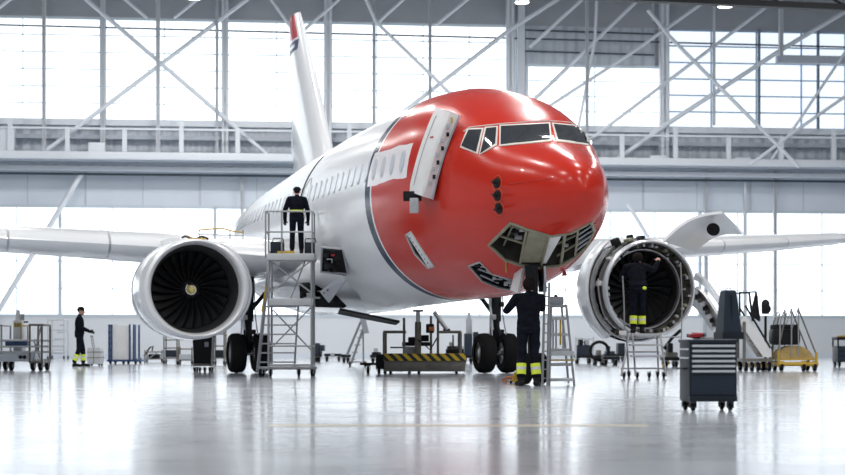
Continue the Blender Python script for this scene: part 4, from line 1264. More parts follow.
# step ladder stand by the mechanic under the nose
st = Prop('step_stand', 'aluminium step stand behind the mechanic, grey drum on top', 'step stand', 559, 386.0, d=29.5)
X, Z = st.X, st.Z
MB().tube(st.P(546, 386, -.32), st.P(548, 283, -.3), .022).build('tall_rail', M['alu'], st.o)
MB().tube(st.P(541, 386, -.32), st.P(543.5, 283, -.3), .022).build('tall_rail', M['alu'], st.o)
for k in range(11):
    py = 378 - k * 9.0; MB().tube(st.P(541.5 + k * .2, py, -.31), st.P(546.5 + k * .2, py, -.31), .012).build('rung', M['alu'], st.o)
for (a, b, y) in (((548.5, 386), (550.5, 306), -.18), ((573.5, 386), (565.5, 306), -.18), ((551, 384), (552, 306), .5), ((571, 384), (564, 306), .5)):
    MB().tube(st.P(*a, y), st.P(*b, y), .02).build('leg', M['alu'], st.o)
for k, py in enumerate((379, 364, 349.5, 334)):
    e_ = (386 - py) * .09
    MB().span(X(549 + e_ * .3), X(573 - e_), -.24 + .11 * k, .0 + .11 * k, Z(py + 2), Z(py - 1), .006).build('tread', M['alu_bright'], st.o)
MB().span(X(549), X(573), -.3, .1, Z(355.5), Z(351), .006).build('lower_platform', M['alu_bright'], st.o)
MB().span(X(550), X(566), -.1, .45, Z(320), Z(317), .006).build('top_platform', M['alu_bright'], st.o)
MB().tube(st.P(549, 360, -.2), st.P(573, 360, -.2), .014).build('yellow_strip', M['yellow'], st.o)
MB().tube(st.P(560.5, 345, .0), st.P(560.5, 318, .0), .016).build('yellow_post', M['yellow'], st.o)
for a in (554, 557, 564): MB().tube(st.P(a, 350, .2), st.P(a, 318, .2), .014).build('upright_bar', M['alu'], st.o)
MB().path([st.P(550.5, 306, -.18), st.P(566, 306, -.18), st.P(566, 306, .5), st.P(550.5, 306, .5)], .018, closed=True).build('top_rail', M['alu'], st.o)
t = thing('drum', 'small grey drum lying on top of the aluminium step stand', 'drum', st.o.location + Vector((X(556.5), .15, Z(306) + .02)))
r = 4.3 / st.s
MB().lathe([(-.13, 0), (-.13, r * .8), (-.12, r * .95), (0, r), (.12, r * .95), (.13, r * .8), (.13, 0)], Matrix.Translation((0, 0, r)) @ Matrix.Rotation(R(90), 4, 'Y'), 24).build('drum_body', M['seal'], t)
MB().tube((0, -.02, r * 1.9), (0, .02, r * 2.1), .03).build('bung', M['dark'], t)

# yellow jack by his boots
yj = Prop('floor_jack', 'small yellow hydraulic jack on the floor beside the mechanic\'s boots', 'jack', 514, 383.5)
X, Z = yj.X, yj.Z
MB().span(-.09, .14, -.1, .1, .02, .06, .015).build('base', M['yellow'], yj.o)
MB().lathe([(.05, .05), (.14, .05), (.15, .03), (.2, .025), (.2, 0)], Matrix.Translation((.02, 0, 0)), 16).build('cylinder', M['yellow'], yj.o)
MB().path([(-.12, 0, .02), (-.2, .03, .05), (-.12, .05, .10), (.0, .02, .12)], .02).build('hose', M['orange'], yj.o)
for x in (-.06, .1): MB().tube((x, -.11, .025), (x, .11, .025), .025).build('wheel', M['black'], yj.o)

# low steps at the open engine
es = Prop('engine_steps', 'low wheeled steps under the mechanic at the open engine', 'step stand', 640, 377, d=STEP_D - .05)
X, Z = es.X, es.Z
zt = STEP_TOP
MB().span(X(626.5), X(660), -.28, .32, zt - .05, zt - .003, .008).build('top_step', M['alu_bright'], es.o)
for k, (py, y0) in enumerate(((345, -.50), (356, -.72))):
    MB().span(X(627), X(660), y0, y0 + .24, Z(py) - .02, Z(py) + .02, .006).build('tread', M['alu_bright'], es.o)
for x0, x1 in ((617, 628), (631, 631), (661, 658.5)):
    MB().tube((X(x0), -.75, .06), (X(x1), -.25, zt), .02).build('leg', M['alu'], es.o)
for x0, x1 in ((631, 628), (661, 659)):
    MB().tube((X(x0), .38, .06), (X(x1), .3, zt), .02).build('leg', M['alu'], es.o)
MB().tube(es.P(617, 368, -.6), es.P(661, 368, -.6), .018).build('cross_bar', M['alu'], es.o)
MB().tube(es.P(629, 352, .2), es.P(661, 352, .2), .014).build('cross_bar', M['alu'], es.o)
MB().path([es.P(624, 333, -.08), es.P(623.5, 300, -.08), es.P(622.5, 276, -.02)], .016).build('hand_pole', M['alu'], es.o)
MB().path([es.P(682, 340, .1), es.P(683, 300, .1), es.P(682, 262, .2)], .012).build('side_pole', M['alu'], es.o)
MB().tube(es.P(660, 337, .1), es.P(682, 337, .1), .012).build('cross_bar', M['alu'], es.o)
for px, y in ((620, -.7), (633, -.7), (646, -.5), (659, -.7), (631, .36), (660, .36)): es.caster(X(px), y, .06, .04)
MB().box(es.P(621, 333, -.3), (.14, .1, .09), None, .01).build('hand_lamp', M['white_dull'], es.o)

# ================================================================== TOOL CHEST
tc = Prop('tool_chest', 'dark blue roller tool chest with silver drawer pulls in front', 'tool chest', 708, 410.5)
X, Z, S = tc.X, tc.Z, tc.s
ROT = R(5.5)
tc.o.rotation_euler = (0, 0, ROT)
W, D, B0, T0 = .50, .42, Z(401), Z(339.5)
MB().span(-W / 2, W / 2, -D / 2, D / 2, B0, T0 - .02, .012).build('body', M['navy_box'], tc.o)
MB().span(-W / 2 - .012, W / 2 + .012, -D / 2 - .012, D / 2 + .012, T0 - .03, T0, .008).build('top', M['navy_box2'], tc.o)
zz = T0 - .05
for k in range(6):
    hgt = .052
    dr = MB().span(-W / 2 + .02, W / 2 - .02, -D / 2 - .012, -D / 2 + .02, zz - hgt + .006, zz, .004).build('drawer', M['navy_box2'], tc.o)
    MB().span(-W / 2 + .025, W / 2 - .025, -D / 2 - .030, -D / 2 - .010, zz - .028, zz - .004, .006).build('drawer_pull', M['strip'], dr)
    zz -= hgt
dr = MB().span(-W / 2 + .02, W / 2 - .02, -D / 2 - .012, -D / 2 + .02, B0 + .07, zz - .005, .006).build('lower_drawer', M['navy_box2'], tc.o)
MB().span(-W / 2, W / 2, -D / 2 - .016, -D / 2 + .02, B0, B0 + .06, .008).build('kick_plate', M['navy_box'], tc.o)
for z in (T0 - .10, T0 - .19):
    MB().span(-W / 2 - .008, -W / 2 + .01, -D / 2 + .03, D / 2 - .03, z - .008, z + .008, .003).build('side_strip', M['strip'], tc.o)
MB().path([(-W / 2 - .005, -D / 2 + .06, T0 - .30), (-W / 2 - .05, -D / 2 + .08, T0 - .30), (-W / 2 - .05, D / 2 - .08, T0 - .30), (-W / 2 - .005, D / 2 - .06, T0 - .30)], .009).build('push_handle', M['black'], tc.o)
for x in (-W / 2 + .05, W / 2 - .06):
    for y in (-D / 2 + .05, D / 2 - .05): tc.caster(x, y, .042, .035, mats=('rubber', 'black'))
# things lying on the chest
TOPW = WM(tc.o)
def on_chest(name, lab, cat, x, y, rz=0): return thing(name, lab, cat, TOPW @ Vector((x, y, T0 + .003)), ROT + rz)
cv = on_chest('covered_machine', 'tall tapered dark blue machine case standing on the tool chest', 'machine case', .222, .02, R(6))
hh = (338 - 289) / S
MB().prism([(-.115, 0), (.12, 0), (.118, .075), (-.113, .075)], 'y', -.13, .13).build('base', M['navy_box'], cv)
rr = []
for z, a, b, y in ((.075, -.100, .100, .115), (.2, -.090, .090, .10), (hh - .03, -.068, .062, .075), (hh - .008, -.062, .056, .068), (hh, -.05, .045, .055)):
    rr.append([Vector((a, -y, z)), Vector((b, -y, z)), Vector((b, y, z)), Vector((a, y, z))])
MB().loft(rr).build('case', M['navy_box2'], cv, angle=25)
MB().span(-.004, .004, -.102, -.06, .09, hh - .05).build('front_seam', M['navy_box'], cv)
MB().path([(-.03, 0, hh - .005), (-.03, 0, hh + .018), (.03, 0, hh + .018), (.03, 0, hh - .005)], .006).build('handle', M['black'], cv)
rb_ = on_chest('cable_coil', 'tangle of dark red cable lying on the tool chest', 'cable', -.14, -.07)
MB().path([(.075 * math.cos(k * .5) * (1 + .15 * math.sin(k)), .085 * math.sin(k * .5), .014 + .0016 * k) for k in range(30)], .010).build('cable', M['red_plain'], rb_)
MB().path([(.09 * math.cos(k * .45 + 1), .06 * math.sin(k * .45), .022 + .0014 * k) for k in range(26)], .007).build('cable_loop', M['black'], rb_)
pl_ = on_chest('hand_tool', 'grey pliers on the tool chest beside the tapered case', 'tool', -.02, -.13, R(25))
MB().path([(-.09, 0, .01), (-.03, .012, .012), (.02, .0, .012), (.06, .008, .012)], .009).build('jaw_arm', M['metal_dull'], pl_)
MB().path([(-.09, .03, .01), (-.03, .0, .012), (.02, .012, .012), (.06, .003, .012)], .009).build('jaw_arm', M['metal_dull'], pl_)
tb = on_chest('spray_bottle', 'small pale bottle lying among the red cable on the chest', 'bottle', -.06, .15, 0)
MB().lathe([(-.06, 0), (-.06, .022), (.03, .022), (.05, .01), (.07, .01), (.07, 0)], Matrix.Translation((0, 0, .022)) @ Matrix.Rotation(R(90), 4, 'Y'), 16).build('bottle_body', M['seal'], tb)

# ================================================================== STRIPED LIFT TROLLEY
lt = Prop('lift_trolley', 'long lift trolley with black and yellow striped sides under the belly', 'trolley', 422, 373.5)
X, Z, S = lt.X, lt.Z, lt.s
Dp = .75
MB().span(X(385), X(464.5), -Dp, Dp, Z(371), Z(360.5), .02).build('base_frame', M['cartgrey'], lt.o)
MB().span(X(384.5), X(465), -Dp - .03, Dp + .03, Z(360.5), Z(353.5), .01).build('striped_band', M['hazard'], lt.o)
MB().span(X(376), X(385), -.3, .3, Z(369), Z(354), .02).build('end_box', M['black'], lt.o)
MB().tube(lt.P(360, 364, 0), lt.P(377, 364, 0), .03).build('tow_bar', M['black'], lt.o)
for px in (384.8, 459.8):
    for y in (-Dp + .05, Dp - .05): MB().tube(lt.P(px, 354, y), lt.P(px, 332, y), .035).build('corner_post', M['cartgrey'], lt.o)
for y in (-Dp + .05, Dp - .05):
    MB().tube(lt.P(384, 332, y), lt.P(406, 332, y), .03).build('top_rail', M['cartgrey'], lt.o)
    MB().tube(lt.P(439, 332, y), lt.P(460.5, 332, y), .03).build('top_rail', M['cartgrey'], lt.o)
ZB = 1.40
MB().tube((X(418), -.1, Z(354)), (X(418), -.1, Z(322)), .075).build('jack_column', M['cartgrey'], lt.o)
MB().tube((X(418), -.1, Z(322)), (X(418), -.1, Z(311)), .05).build('jack_ram', M['metal_dull'], lt.o)
MB().lathe([(0, .0), (0, .12), (.05, .13), (.05, 0)], Matrix.Translation((X(418), -.1, Z(312))), 16).build('jack_pad', M['cartgrey'], lt.o)
for px, a in ((404, 318), (431, 316), (438, 315)): MB().tube((X(px), .1, Z(354)), (X(px), .1, Z(a)), .03).build('mast', M['cartgrey'], lt.o)
MB().tube(lt.P(434, 312, -.2), lt.P(447, 330, -.25), .05).build('strut', M['metal_dull'], lt.o)
MB().tube(lt.P(443, 330.5, -.25), lt.P(450, 330.5, -.25), .04).build('strut_foot', M['black'], lt.o)
MB().span(X(426), X(434), -.25, .0, Z(333), Z(324), .02).build('motor', M['black'], lt.o)
MB().span(X(429), X(434.5), -.3, -.2, Z(331), Z(327), .01).build('switch_box', M['orange'], lt.o)
MB().span(X(402), X(430), .1, .5, Z(346), Z(342), .01).build('shelf', M['black'], lt.o)
MB().span(X(404), X(416), .05, .35, Z(354), Z(346.5), .02).build('hydraulic_tank', M['seal'], lt.o)
MB().span(X(421), X(429), .1, .4, Z(341.5), Z(335), .02).build('valve_block', M['dark'], lt.o)
for x0, x1 in ((387, 400), (404, 425), (430, 446), (450, 462)): MB().span(X(x0), X(x1), -Dp - .02, -Dp + .02, Z(369), Z(362.5), .008).build('access_plate', M['cartgrey'], lt.o)
MB().span(X(408), X(418), .1, .4, Z(342), Z(337), .02).build('pump', M['black'], lt.o)
MB().span(X(446), X(464), .2, .6, Z(354), Z(349), .02).build('battery', M['black'], lt.o)
MB().tube(lt.P(390, 347.5, .3), lt.P(404, 347.5, .3), .02).build('hose_bar', M['cartgrey'], lt.o)
MB().path([lt.P(418, 340, -.15), lt.P(424, 344, -.3), lt.P(430, 350, -.3), lt.P(437, 338, -.2)], .018).build('hose', M['black'], lt.o)
for px in (368, 379, 385.5, 391, 409.5, 419, 456):
    lt.caster(X(px), -.5 if px > 384 else 0, .085, .07, mats=('rubber', 'black'))

# steps leaning up to the belly door
ls = Prop('access_ladder', 'grey access ladder with handrails under the belly door', 'ladder', 352, 366.5)
for y in (-.2, .25):
    MB().path([ls.P(347, 355, y), ls.P(349, 350, y), ls.P(360.5, 322, y)], .03).build('handrail', M['alu'], ls.o)
    MB().tube(ls.P(351, 364, y), ls.P(364, 326, y), .03).build('stringer', M['alu'], ls.o)
    MB().tube(ls.P(363.5, 364, y), ls.P(363, 330, y), .02).build('rear_leg', M['alu'], ls.o)
for k in range(5):
    u = (k + .6) / 5.2; MB().span(ls.X(351 + 13 * u) - .09, ls.X(351 + 13 * u) + .09, -.2, .25, ls.Z(364 - 38 * u) - .015, ls.Z(364 - 38 * u) + .015).build('tread', M['alu'], ls.o)
MB().loft([[ls.P(359.5, 318, y), ls.P(365, 317.5, y), ls.P(369, 333, y), ls.P(364, 333.5, y)] for y in (-.24, -.16)]).build('side_plate', M['seal'], ls.o)
MB().loft([[ls.P(359.5, 318, y), ls.P(365, 317.5, y), ls.P(369, 333, y), ls.P(364, 333.5, y)] for y in (.22, .30)]).build('side_plate', M['seal'], ls.o)
MB().span(ls.X(360), ls.X(366), -.2, .25, ls.Z(320), ls.Z(318.6)).build('top_plate', M['seal'], ls.o)
MB().tube(ls.P(349, 362, 0), ls.P(366, 362, 0), .02).build('base_bar', M['alu'], ls.o)
for px, y in ((350, -.2), (365, -.2), (350, .25), (365, .25)): ls.caster(ls.X(px), y, .07, .05)
# ================================================================== TROLLEYS AND EQUIPMENT AROUND THE HALL
def frame_box(p, x0, x1, y0, y1, z0, z1, r, m, name='frame_bar', skip=()):
    for x in (x0, x1):
        for y in (y0, y1): MB().tube((x, y, z0), (x, y, z1), r).build(name, M[m], p.o)
    for z in (z0, z1):
        for y in (y0, y1): MB().tube((x0, y, z), (x1, y, z), r).build(name, M[m], p.o)
        for x in (x0, x1): MB().tube((x, y0, z), (x, y1, z), r).build(name, M[m], p.o)

# left: service trolley with a white machine
a = Prop('service_trolley', 'pale tubular service trolley with blue crates at the left edge', 'trolley', 20, 370.5)
X, Z = a.X, a.Z
MB().span(X(-14), X(38), -.5, .5, Z(361.5), Z(353), .02).build('base_box', M['case'], a.o)
for py in (340.5, 346.5, 352):
    for y in (-.5, .5): MB().tube(a.P(-14, py, y), a.P(46, py, y), .028).build('side_rail', M['alu_bright'], a.o)
frame_box(a, X(-14), X(6), -.5, .5, Z(353), Z(325.5), .025, 'alu')
frame_box(a, X(34), X(46), -.5, .5, Z(362), Z(325), .028, 'cartgrey')
MB().tube(a.P(37, 362, -.5), a.P(45, 327, -.5), .02).build('brace', M['alu'], a.o)
MB().tube(a.P(38, 340, -.5), a.P(44, 358, -.5), .02).build('brace', M['alu'], a.o)
for k, px in enumerate((25, 31.5)): MB().tube(a.P(px, 341, -.45), a.P(px, 327, -.45), .016).build('upright', M['yellow'], a.o)
MB().tube(a.P(24, 326, -.45), a.P(33, 326, -.45), .016).build('rail', M['yellow'], a.o)
for k, (x0, x1) in enumerate(((9, 19.5), (20, 31))):
    MB().span(X(x0), X(x1), -.44, -.25, Z(347), Z(340.8), .015).build('crate', M['blue_frame'], a.o)['label'] = 'dark blue crate'
for x, px in ((2, 0), (15, 0), (36.5, 0), (44, 0)): a.caster(X(x), -.4, .125, .09)
for x in (2, 44): a.caster(X(x), .4, .125, .09)
for px in (2.5, 25, 29): MB().lathe([(0, 0), (0, .05), (.02, .05), (.02, 0)], Matrix.Translation((X(px), -.51, Z(357))) @ Matrix.Rotation(R(90), 4, 'X'), 14).build('knob', M['black'], a.o)
MB().tube(a.P(38, 366, 0), a.P(49, 366, 0), .02).build('tow_bar', M['black'], a.o)
m_ = thing('pump_unit', 'white pump unit with upright pipe on the left service trolley', 'machine', a.o.location + Vector((X(19.5), 0, Z(352.9))))
xx = lambda px: X(px) - X(19.5); zz = lambda py: Z(py) - Z(352.9)
MB().span(xx(15), xx(24), -.22, .22, 0, zz(320), .03).build('cabinet', M['white_dull'], m_)
MB().tube((xx(18), 0, zz(321)), (xx(18), 0, zz(310)), .07, .05).build('pipe', M['white_dull'], m_)
MB().tube((xx(22.5), 0, zz(321)), (xx(22.5), 0, zz(314)), .05).build('valve', M['seal'], m_)
for x in (17, 19.6, 22): MB().tube((xx(x), -.23, zz(327)), (xx(x), -.23, zz(323)), .028).build('gauge', M['yellow'], m_)
MB().tube((xx(22), 0, zz(322)), (xx(28), 0, zz(322)), .02).build('spout', M['black'], m_)

# the bin cart in front of the man
c = Prop('bin_cart', 'small grey wooden crate cart pushed by the man in the beanie', 'cart', 95.5, 366.5, d=depth_at(366.1))
X, Z = c.X, c.Z
MB().span(X(89), X(102), -.28, .28, Z(364), Z(347.5), .012).build('bin', M['case'], c.o)
for py in (352, 357.5): MB().span(X(88.7), X(102.3), -.295, .295, Z(py) - .012, Z(py) + .012).build('batten', M['wood'], c.o)
MB().span(X(94.9), X(95.7), -.295, .295, Z(364), Z(347.5)).build('batten', M['wood'], c.o)
for y in (-.14, .14): MB().tube(c.P(94, 350, y), c.P(91.7, 336, y), .016).build('handle_bar', M['alu'], c.o)
MB().tube(c.P(91.7, 336, -.16), c.P(91.7, 336, .16), .016).build('handle_grip', M['black'], c.o)
for x in (90.5, 100.5):
    for y in (-.22, .22): c.caster(X(x), y, .045, .04)

# blue framed tall cart
b = Prop('cage_cart', 'blue framed cart with pale panels standing by the far wall', 'cart', 124, 364.0)
X, Z = b.X, b.Z
MB().span(X(113), X(132), -.55, .55, Z(360), Z(325), .02).build('panel_box', M['white_dull'], b.o)
for px in (112, 114.5, 132.5, 136.5):
    MB().span(X(px) - .03, X(px) + .03, -.6, -.5, Z(361), Z(324.5), .01).build('upright', M['blue_frame'], b.o)
    MB().span(X(px) - .03, X(px) + .03, .5, .6, Z(361), Z(324.5), .01).build('upright', M['blue_frame'], b.o)
for k in range(6): MB().tube(b.P(112, 356 - k * 6, -.56), b.P(114.5, 356 - k * 6, -.56), .025).build('rung', M['blue_frame'], b.o)
MB().span(X(110), X(143), -.6, .6, Z(361.5), Z(359.5), .01).build('base', M['blue_frame'], b.o)
for px in (113, 126, 131, 138): b.caster(X(px), -.5, .09, .07)
for px in (113, 138): b.caster(X(px), .5, .09, .07)

# dark roller bin below the closed engine
n = Prop('roller_bin', 'tall black roller bin standing under the closed engine', 'bin', 203.5, 372)
X, Z = n.X, n.Z
MB().loft([[Vector((X(195.5), -.26, Z(364))), Vector((X(212), -.26, Z(364))), Vector((X(212), .26, Z(364))), Vector((X(195.5), .26, Z(364)))],
           [Vector((X(194), -.3, Z(337))), Vector((X(213.5), -.3, Z(337))), Vector((X(213.5), .3, Z(337))), Vector((X(194), .3, Z(337)))]]).build('bin_body', M['black'], n.o, angle=20)
MB().span(X(193.3), X(214.2), -.32, .32, Z(337), Z(334.5), .02).build('lid', M['dark'], n.o)
MB().span(X(194.5), X(213), -.3, .3, Z(366), Z(363.5), .01).build('base', M['cartgrey'], n.o)
MB().span(X(206), X(210), -.31, -.27, Z(347), Z(342)).build('plate', M['seal'], n.o)
for x in (196, 201, 206, 211): n.caster(X(x), -.22, .055, .045)
for x in (196, 211): n.caster(X(x), .22, .055, .045)

# tubular racks and small carts behind the closed engine
def rack(lab, px0, px1, base, top, sh, dp=.5, m='alu', group=None, name='tube_rack', cat='rack'):
    r = Prop(name, lab, cat, (px0 + px1) / 2, base, group=group)
    X, Z = r.X, r.Z
    for px in (px0, px1):
        for y in (-dp / 2, dp / 2): MB().tube((X(px), y, .14), (X(px), y, Z(top)), .025).build('upright', M[m], r.o)
    for py in sh:
        for y in (-dp / 2, dp / 2): MB().tube(r.P(px0, py, y), r.P(px1, py, y), .022).build('rail', M[m], r.o)
        for px in (px0, px1): MB().tube(r.P(px, py, -dp / 2), r.P(px, py, dp / 2), .022).build('rail', M[m], r.o)
    for px in (px0, px1):
        for y in (-dp / 2, dp / 2): r.caster(X(px), y, .065, .05)
    return r
r1 = rack('low pale tube trolley left of the engine, rails sloping to a hook', 146, 163, 362.5, 350, (352, 359), .5, 'cartgrey')
MB().path([r1.P(144, 356), r1.P(150, 347.5), r1.P(153, 346), r1.P(152, 351)], .03).build('tow_hook', M['black'], r1.o)
MB().tube(r1.P(148, 360, -.25), r1.P(160, 351, -.25), .02).build('brace', M['alu'], r1.o)
r2 = rack('slim tube rack with cross bars below the closed engine\'s left side', 165, 178, 364, 336, (340, 348, 358), .5, 'cartgrey')
MB().span(r2.X(165), r2.X(178), -.25, .25, r2.Z(358.5), r2.Z(357), .005).build('shelf', M['alu_bright'], r2.o)
r3 = rack('low tube trolley just left of the black roller bin', 179, 193, 364.5, 347, (349, 360), .5, 'cartgrey')
MB().span(r3.X(180), r3.X(192), -.25, .25, r3.Z(360), r3.Z(354), .02).build('tray', M['case'], r3.o)
r4 = rack('grey tube rack between the black roller bin and main wheel', 214.5, 225, 365, 330, (334, 346, 358), .5, 'cartgrey')
MB().span(r2.X(166), r2.X(177), -.2, .2, r2.Z(357), r2.Z(350), .03).build('toolbox', M['navy_box2'], r2.o)
MB().span(r1.X(149), r1.X(160), -.2, .2, r1.Z(359), r1.Z(354), .03).build('battery_box', M['black'], r1.o)
MB().span(r4.X(216), r4.X(224), -.2, .2, r4.Z(358), r4.Z(350), .03).build('bin_box', M['navy_box'], r4.o)
# faint stand behind the man
r5 = rack('pale grey rolling stair parked against the far wall, left', 50, 66, 359.2, 319, (320, 330, 340, 350), .9, 'case', name='rolling_stair', cat='rolling stairs')
for k in range(5): MB().span(r5.X(51 + k * 2), r5.X(64), -.3 + .1 * k, .3, r5.Z(354 - k * 7), r5.Z(352.5 - k * 7)).build('tread', M['case'], r5.o)

# dark blue machines and carts under the belly, far off
def machine(lab, px0, px1, base, top, m='navy_box2', bits=(), name='ground_power_unit', cat='machine', dp=.8):
    r = Prop(name, lab, cat, (px0 + px1) / 2, base)
    X, Z = r.X, r.Z
    MB().span(X(px0), X(px1), -dp / 2, dp / 2, .22, Z(top), .04).build('housing', M[m], r.o)
    MB().span(X(px0) - .06, X(px1) + .06, -dp / 2 - .03, dp / 2 + .03, .2, .3, .02).build('chassis', M['black'], r.o)
    for (x0, x1, y0, y1, mm) in bits: MB().span(X(x0), X(x1), -dp / 2 - .06, dp / 4, Z(y1), Z(y0), .03).build('fitting', M[mm], r.o)
    for px in (px0 + 1, px1 - 1):
        for y in (-dp / 3, dp / 3): r.caster(X(px), y, .09, .08)
    return r
g1 = machine('dark blue upright unit with side arm right of the scaffold', 315.5, 320, 362, 343, bits=((320, 325, 345, 351, 'navy_box2'), (321, 322, 351, 356, 'black')))
g2 = machine('low dark cart in the row between scaffold and ladder', 326, 340, 361, 356, 'black', bits=((331, 335, 353, 357, 'seal'),), name='low_cart', cat='cart')
g3 = machine('small dark cart just behind the grey access ladder', 343, 349, 362.5, 355.5, 'black', name='low_cart', cat='cart')
g4 = machine('dark compressor cart just left of the striped trolley', 372, 381, 363, 352, 'black', bits=((374, 378, 348, 352, 'seal'),), name='compressor_cart', cat='cart')
g5 = machine('dark blue unit with grey bottle on top beside the right main wheel', 464, 472, 363.5, 333.5, 'navy_box2', bits=((473, 478, 332, 345, 'navy_box'), (461, 464, 346, 350, 'seal')))
MB().lathe([(0, .11), (.5, .11), (.62, .05), (.75, .05), (.75, 0)], Matrix.Translation((g5.X(469), 0, g5.Z(333.5) - .01)), 16).build('gas_bottle', M['seal'], g5.o)
MB().tube(g5.P(453, 346, -.2), g5.P(453, 335, -.2), .03).build('hose_post', M['black'], g5.o)
MB().tube(g5.P(452, 346, -.2), g5.P(464, 350, -.2), .03).build('arm', M['black'], g5.o)
g6 = machine('dark blue equipment rack left of the open engine', 576, 590, 363.5, 345, 'navy_box2', bits=((578, 582, 338, 345, 'black'), (584, 588, 340, 345, 'seal'), (590, 593, 346, 352, 'seal')), name='equipment_rack', cat='rack')
for px in (574.5, 592): MB().tube(g6.P(px, 360, -.5), g6.P(px, 337, -.5), .03).build('upright', M['case'], g6.o)
MB().tube(g6.P(574.5, 339, -.5), g6.P(592, 339, -.5), .025).build('rail', M['case'], g6.o)
g7 = machine('black cart with coiled hose right of the step stand, before the rack', 594, 603, 365, 355, 'black', bits=((596, 600, 350, 355, 'cartgrey'),), name='hose_cart', cat='cart')
MB().path([(g7.X(598.5) + .3 * math.cos(k * .4), -.3, g7.Z(351) + .3 * math.sin(k * .4)) for k in range(17)], .05).build('hose_coil', M['rubber'], g7.o)
g8 = machine('low grey-brown cart just left of the engine steps\' castors', 604, 616, 365.5, 357, 'cartgrey', name='low_cart', cat='cart')
g9 = machine('dark trolley with yellow castor right of the engine steps', 664, 676, 367, 352, 'cartgrey', bits=((666, 671, 343, 352, 'black'),), name='compressor_cart', cat='cart')
MB().tube(g9.P(661, 366.5, -.3), g9.P(668, 362, -.3), .05).build('yellow_foot', M['yellow'], g9.o)
MB().path([g9.P(664, 349, 0), g9.P(672, 338, 0), g9.P(681, 330, 0)], .05).build('hose', M['black'], g9.o)

g10 = machine('low dark blue cart in the row left of the hose cart, tray on top', 605, 614, 361.5, 351, 'navy_box2', bits=((606, 609, 346, 351, 'black'),), name='equipment_cart', cat='cart')
g11 = machine('tall slim dark cabinet standing far behind the engine steps', 617, 624, 361, 343, 'navy_box', name='cabinet', cat='cabinet')
g12 = machine('black low generator behind the striped trolley\'s right end', 447, 459, 361.5, 346, 'black', bits=((449, 453, 342, 346, 'cartgrey'),), name='generator', cat='machine')
# thin stands between the row of carts
# airstair: white stair flank, black tube frame
s = Prop('mobile_stair', 'white flanked mobile stair with black rail frame right of the engine', 'rolling stairs', 748, 371)
X, Z = s.X, s.Z
MB().loft([[s.P(737, 323, y), s.P(742, 316, y), s.P(768, 350, y), s.P(768, 357, y), s.P(760, 357, y)] for y in (-.45, -.38)]).build('stair_flank', M['white_dull'], s.o)
MB().loft([[s.P(737, 323, y), s.P(742, 316, y), s.P(768, 350, y), s.P(768, 357, y), s.P(760, 357, y)] for y in (.38, .45)]).build('stair_flank', M['white_dull'], s.o)
for k in range(6): MB().span(X(740 + k * 4), X(746 + k * 4), -.4, .4, Z(322 + k * 6) - .02, Z(322 + k * 6) + .02).build('tread', M['alu'], s.o)
for y in (-.45, .45):
    MB().path([s.P(736.5, 316, y), s.P(736.5, 293, y), s.P(752.5, 292.5, y), s.P(756, 321, y)], .03).build('guard_frame', M['black'], s.o)
    MB().tube(s.P(742, 306, y), s.P(767, 348, y), .025).build('handrail', M['black'], s.o)
    MB().tube(s.P(741, 366, y), s.P(741, 322, y), .04).build('rear_leg', M['cartgrey'], s.o)
MB().loft([[s.P(752, 294, y), s.P(754.5, 296, y), s.P(756.5, 322, y), s.P(747, 316, y), s.P(748, 311, y)] for y in (-.44, -.40)]).build('mesh_panel', M['dark'], s.o)
MB().span(X(739), X(769), -.5, .5, Z(361.5), Z(358.5), .01).build('base', M['cartgrey'], s.o)
for px in (743, 749, 755, 766): s.caster(X(px), -.4, .12, .08, mats=('rubber', 'yellow'))
for px in (743, 766): s.caster(X(px), .4, .12, .08, mats=('rubber', 'yellow'))
# warning light post
q = Prop('lamp_post', 'slim black post with a rounded signal head beside the stair', 'post', 765.5, 370)
MB().tube((0, 0, .05), (0, 0, q.Z(316)), .035).build('pole', M['black'], q.o)
MB().lathe([(0, .09), (.06, .11), (.3, .11), (.36, .07), (.4, 0)], Matrix.Translation((0, 0, q.Z(314))), 16).build('signal_head', M['black'], q.o)
MB().lathe([(0, 0), (.02, .12), (.06, .12), (.08, 0)], Matrix.Translation((0, -.1, q.Z(309))) @ Matrix.Rotation(R(90), 4, 'X'), 16).build('lens', M['dark'], q.o)
MB().lathe([(0, 0), (0, .16), (.05, .16), (.09, .05), (.09, 0)], Matrix.Identity(4), 20).build('foot', M['black'], q.o)
# yellow wheeled stand
y_ = Prop('yellow_stand', 'yellow based wheeled stand with tall tube frame at the right', 'work stand', 792, 371)
X, Z = y_.X, y_.Z
for y in (-.45, .45):
    MB().tube(y_.P(775, 364, y), y_.P(813, 364, y), .05).build('base_rail', M['yellow'], y_.o)
    MB().tube(y_.P(775, 364, y), y_.P(775, 350, y), .035).build('base_post', M['yellow'], y_.o)
    MB().tube(y_.P(812.5, 364, y), y_.P(812.5, 352, y), .035).build('base_post', M['yellow'], y_.o)
for px in (775, 813): MB().tube(y_.P(px, 364, -.45), y_.P(px, 364, .45), .05).build('base_rail', M['yellow'], y_.o)
MB().span(X(775), X(813), -.42, .42, Z(360), Z(358.5), .01).build('deck', M['yellow'], y_.o)
rr = []
for k in range(9):
    u = k / 8; hgt = .05 + .28 * math.sin(math.pi * min(1, u * 1.0)) ** .6
    rr.append([Vector((X(773 + 38 * u), q * .4, Z(358.4) + (hgt if abs(q) < .9 else 0.0))) for q in (-1, -.8, -.3, .3, .8, 1)])
MB().loft(rr).build('canvas_cover', M['canvas'], y_.o)
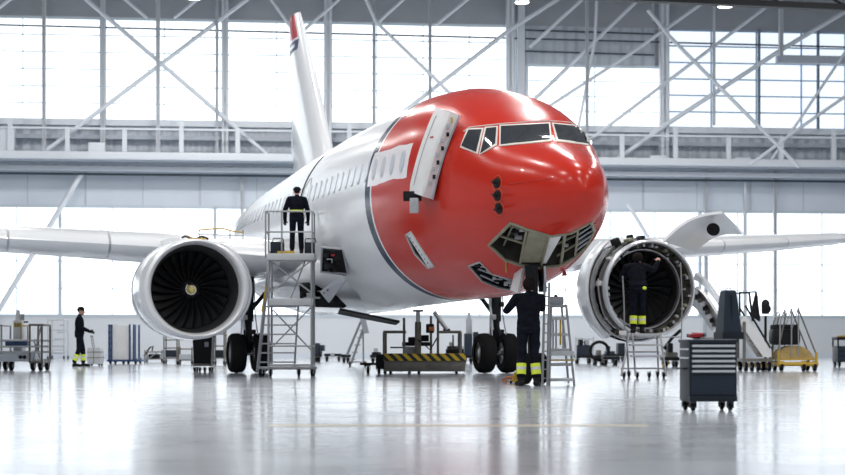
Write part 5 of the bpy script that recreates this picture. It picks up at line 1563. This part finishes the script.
for y in (-.42, .42):
    MB().path([y_.P(776, 360, y), y_.P(777, 322, y), y_.P(780, 313, y), y_.P(788, 309, y), y_.P(788, 356, y)], .02).build('tube_hoop', M['alu'], y_.o)
    MB().path([y_.P(788, 330, y), y_.P(795, 308, y), y_.P(795, 356, y)], .02).build('upright', M['alu'], y_.o)
    MB().tube(y_.P(795, 310, y), y_.P(812, 353, y), .02).build('stay', M['cartgrey'], y_.o)
    MB().tube(y_.P(783, 313, y), y_.P(772, 362, y), .02).build('stay', M['cartgrey'], y_.o)
MB().tube(y_.P(778.5, 317, -.42), y_.P(778.5, 317, .42), .02).build('cross_bar', M['alu'], y_.o)
MB().tube(y_.P(779, 317, -.42), y_.P(788, 317, -.42), .02).build('cross_bar', M['alu'], y_.o)
for px in (778, 800, 811): y_.caster(X(px), -.42, .11, .08, mats=('rubber', 'yellow'))
for px in (778, 811): y_.caster(X(px), .42, .11, .08, mats=('rubber', 'yellow'))
bb = thing('equipment_bag', 'black padded equipment bag resting on the yellow stand', 'bag', y_.o.location + Vector((X(784.5), 0, Z(358.4) + .345)))
MB().span(-.36, .36, -.3, .3, 0, .42, .1).build('bag_body', M['black'], bb)
MB().span(-.33, .33, -.26, .26, .38, .52, .06).build('flap', M['dark'], bb)
MB().path([(-.15, -.31, .2), (-.1, -.34, .38), (.1, -.34, .38), (.15, -.31, .2)], .02).build('strap', M['dark'], bb)
# cart at the right edge
e = Prop('tool_cart', 'dark tool cart cut by the right edge of the picture', 'cart', 843, 367)
X, Z = e.X, e.Z
MB().span(X(835), X(853), -.35, .35, Z(362), Z(346), .02).build('drawer_body', M['navy_box'], e.o)
for k in range(3): MB().span(X(836), X(852), -.375, -.34, Z(361 - k * 5), Z(357 - k * 5), .01).build('drawer', M['navy_box2'], e.o)
for px in (835.5, 852.5):
    for y in (-.33, .33): MB().tube(e.P(px, 347, y), e.P(px, 337, y), .025).build('post', M['black'], e.o)
MB().span(X(834.5), X(853.5), -.36, .36, Z(340), Z(337), .01).build('top_tray', M['black'], e.o)
MB().span(X(838), X(846), -.2, .2, Z(337), Z(335.5), .01).build('yellow_tray', M['yellow'], e.o)
for px in (837, 851):
    for y in (-.28, .28): e.caster(X(px), y, .08, .06)
# railing piece behind the closed engine, on the wing
wr_ = thing('wing_railing', 'low yellow and grey guard rail standing on the wing behind the engine', 'railing', at(222, 238, 37.5))
xx = lambda px: (px - 222) * 37.5 / FPX
for px in (199, 215, 230, 243): MB().tube((xx(px), 0, -.02), (xx(px), 0, .17), .014).build('post', M['alu'], wr_)
MB().path([(xx(199), 0, .17), (xx(215), 0, .2), (xx(222), 0, .21), (xx(232), 0, .15), (xx(243), 0, .12)], .016).build('rail', M['yellow'], wr_)
MB().path([(xx(199), 0, .08), (xx(243), 0, .05)], .012).build('rail', M['alu'], wr_)
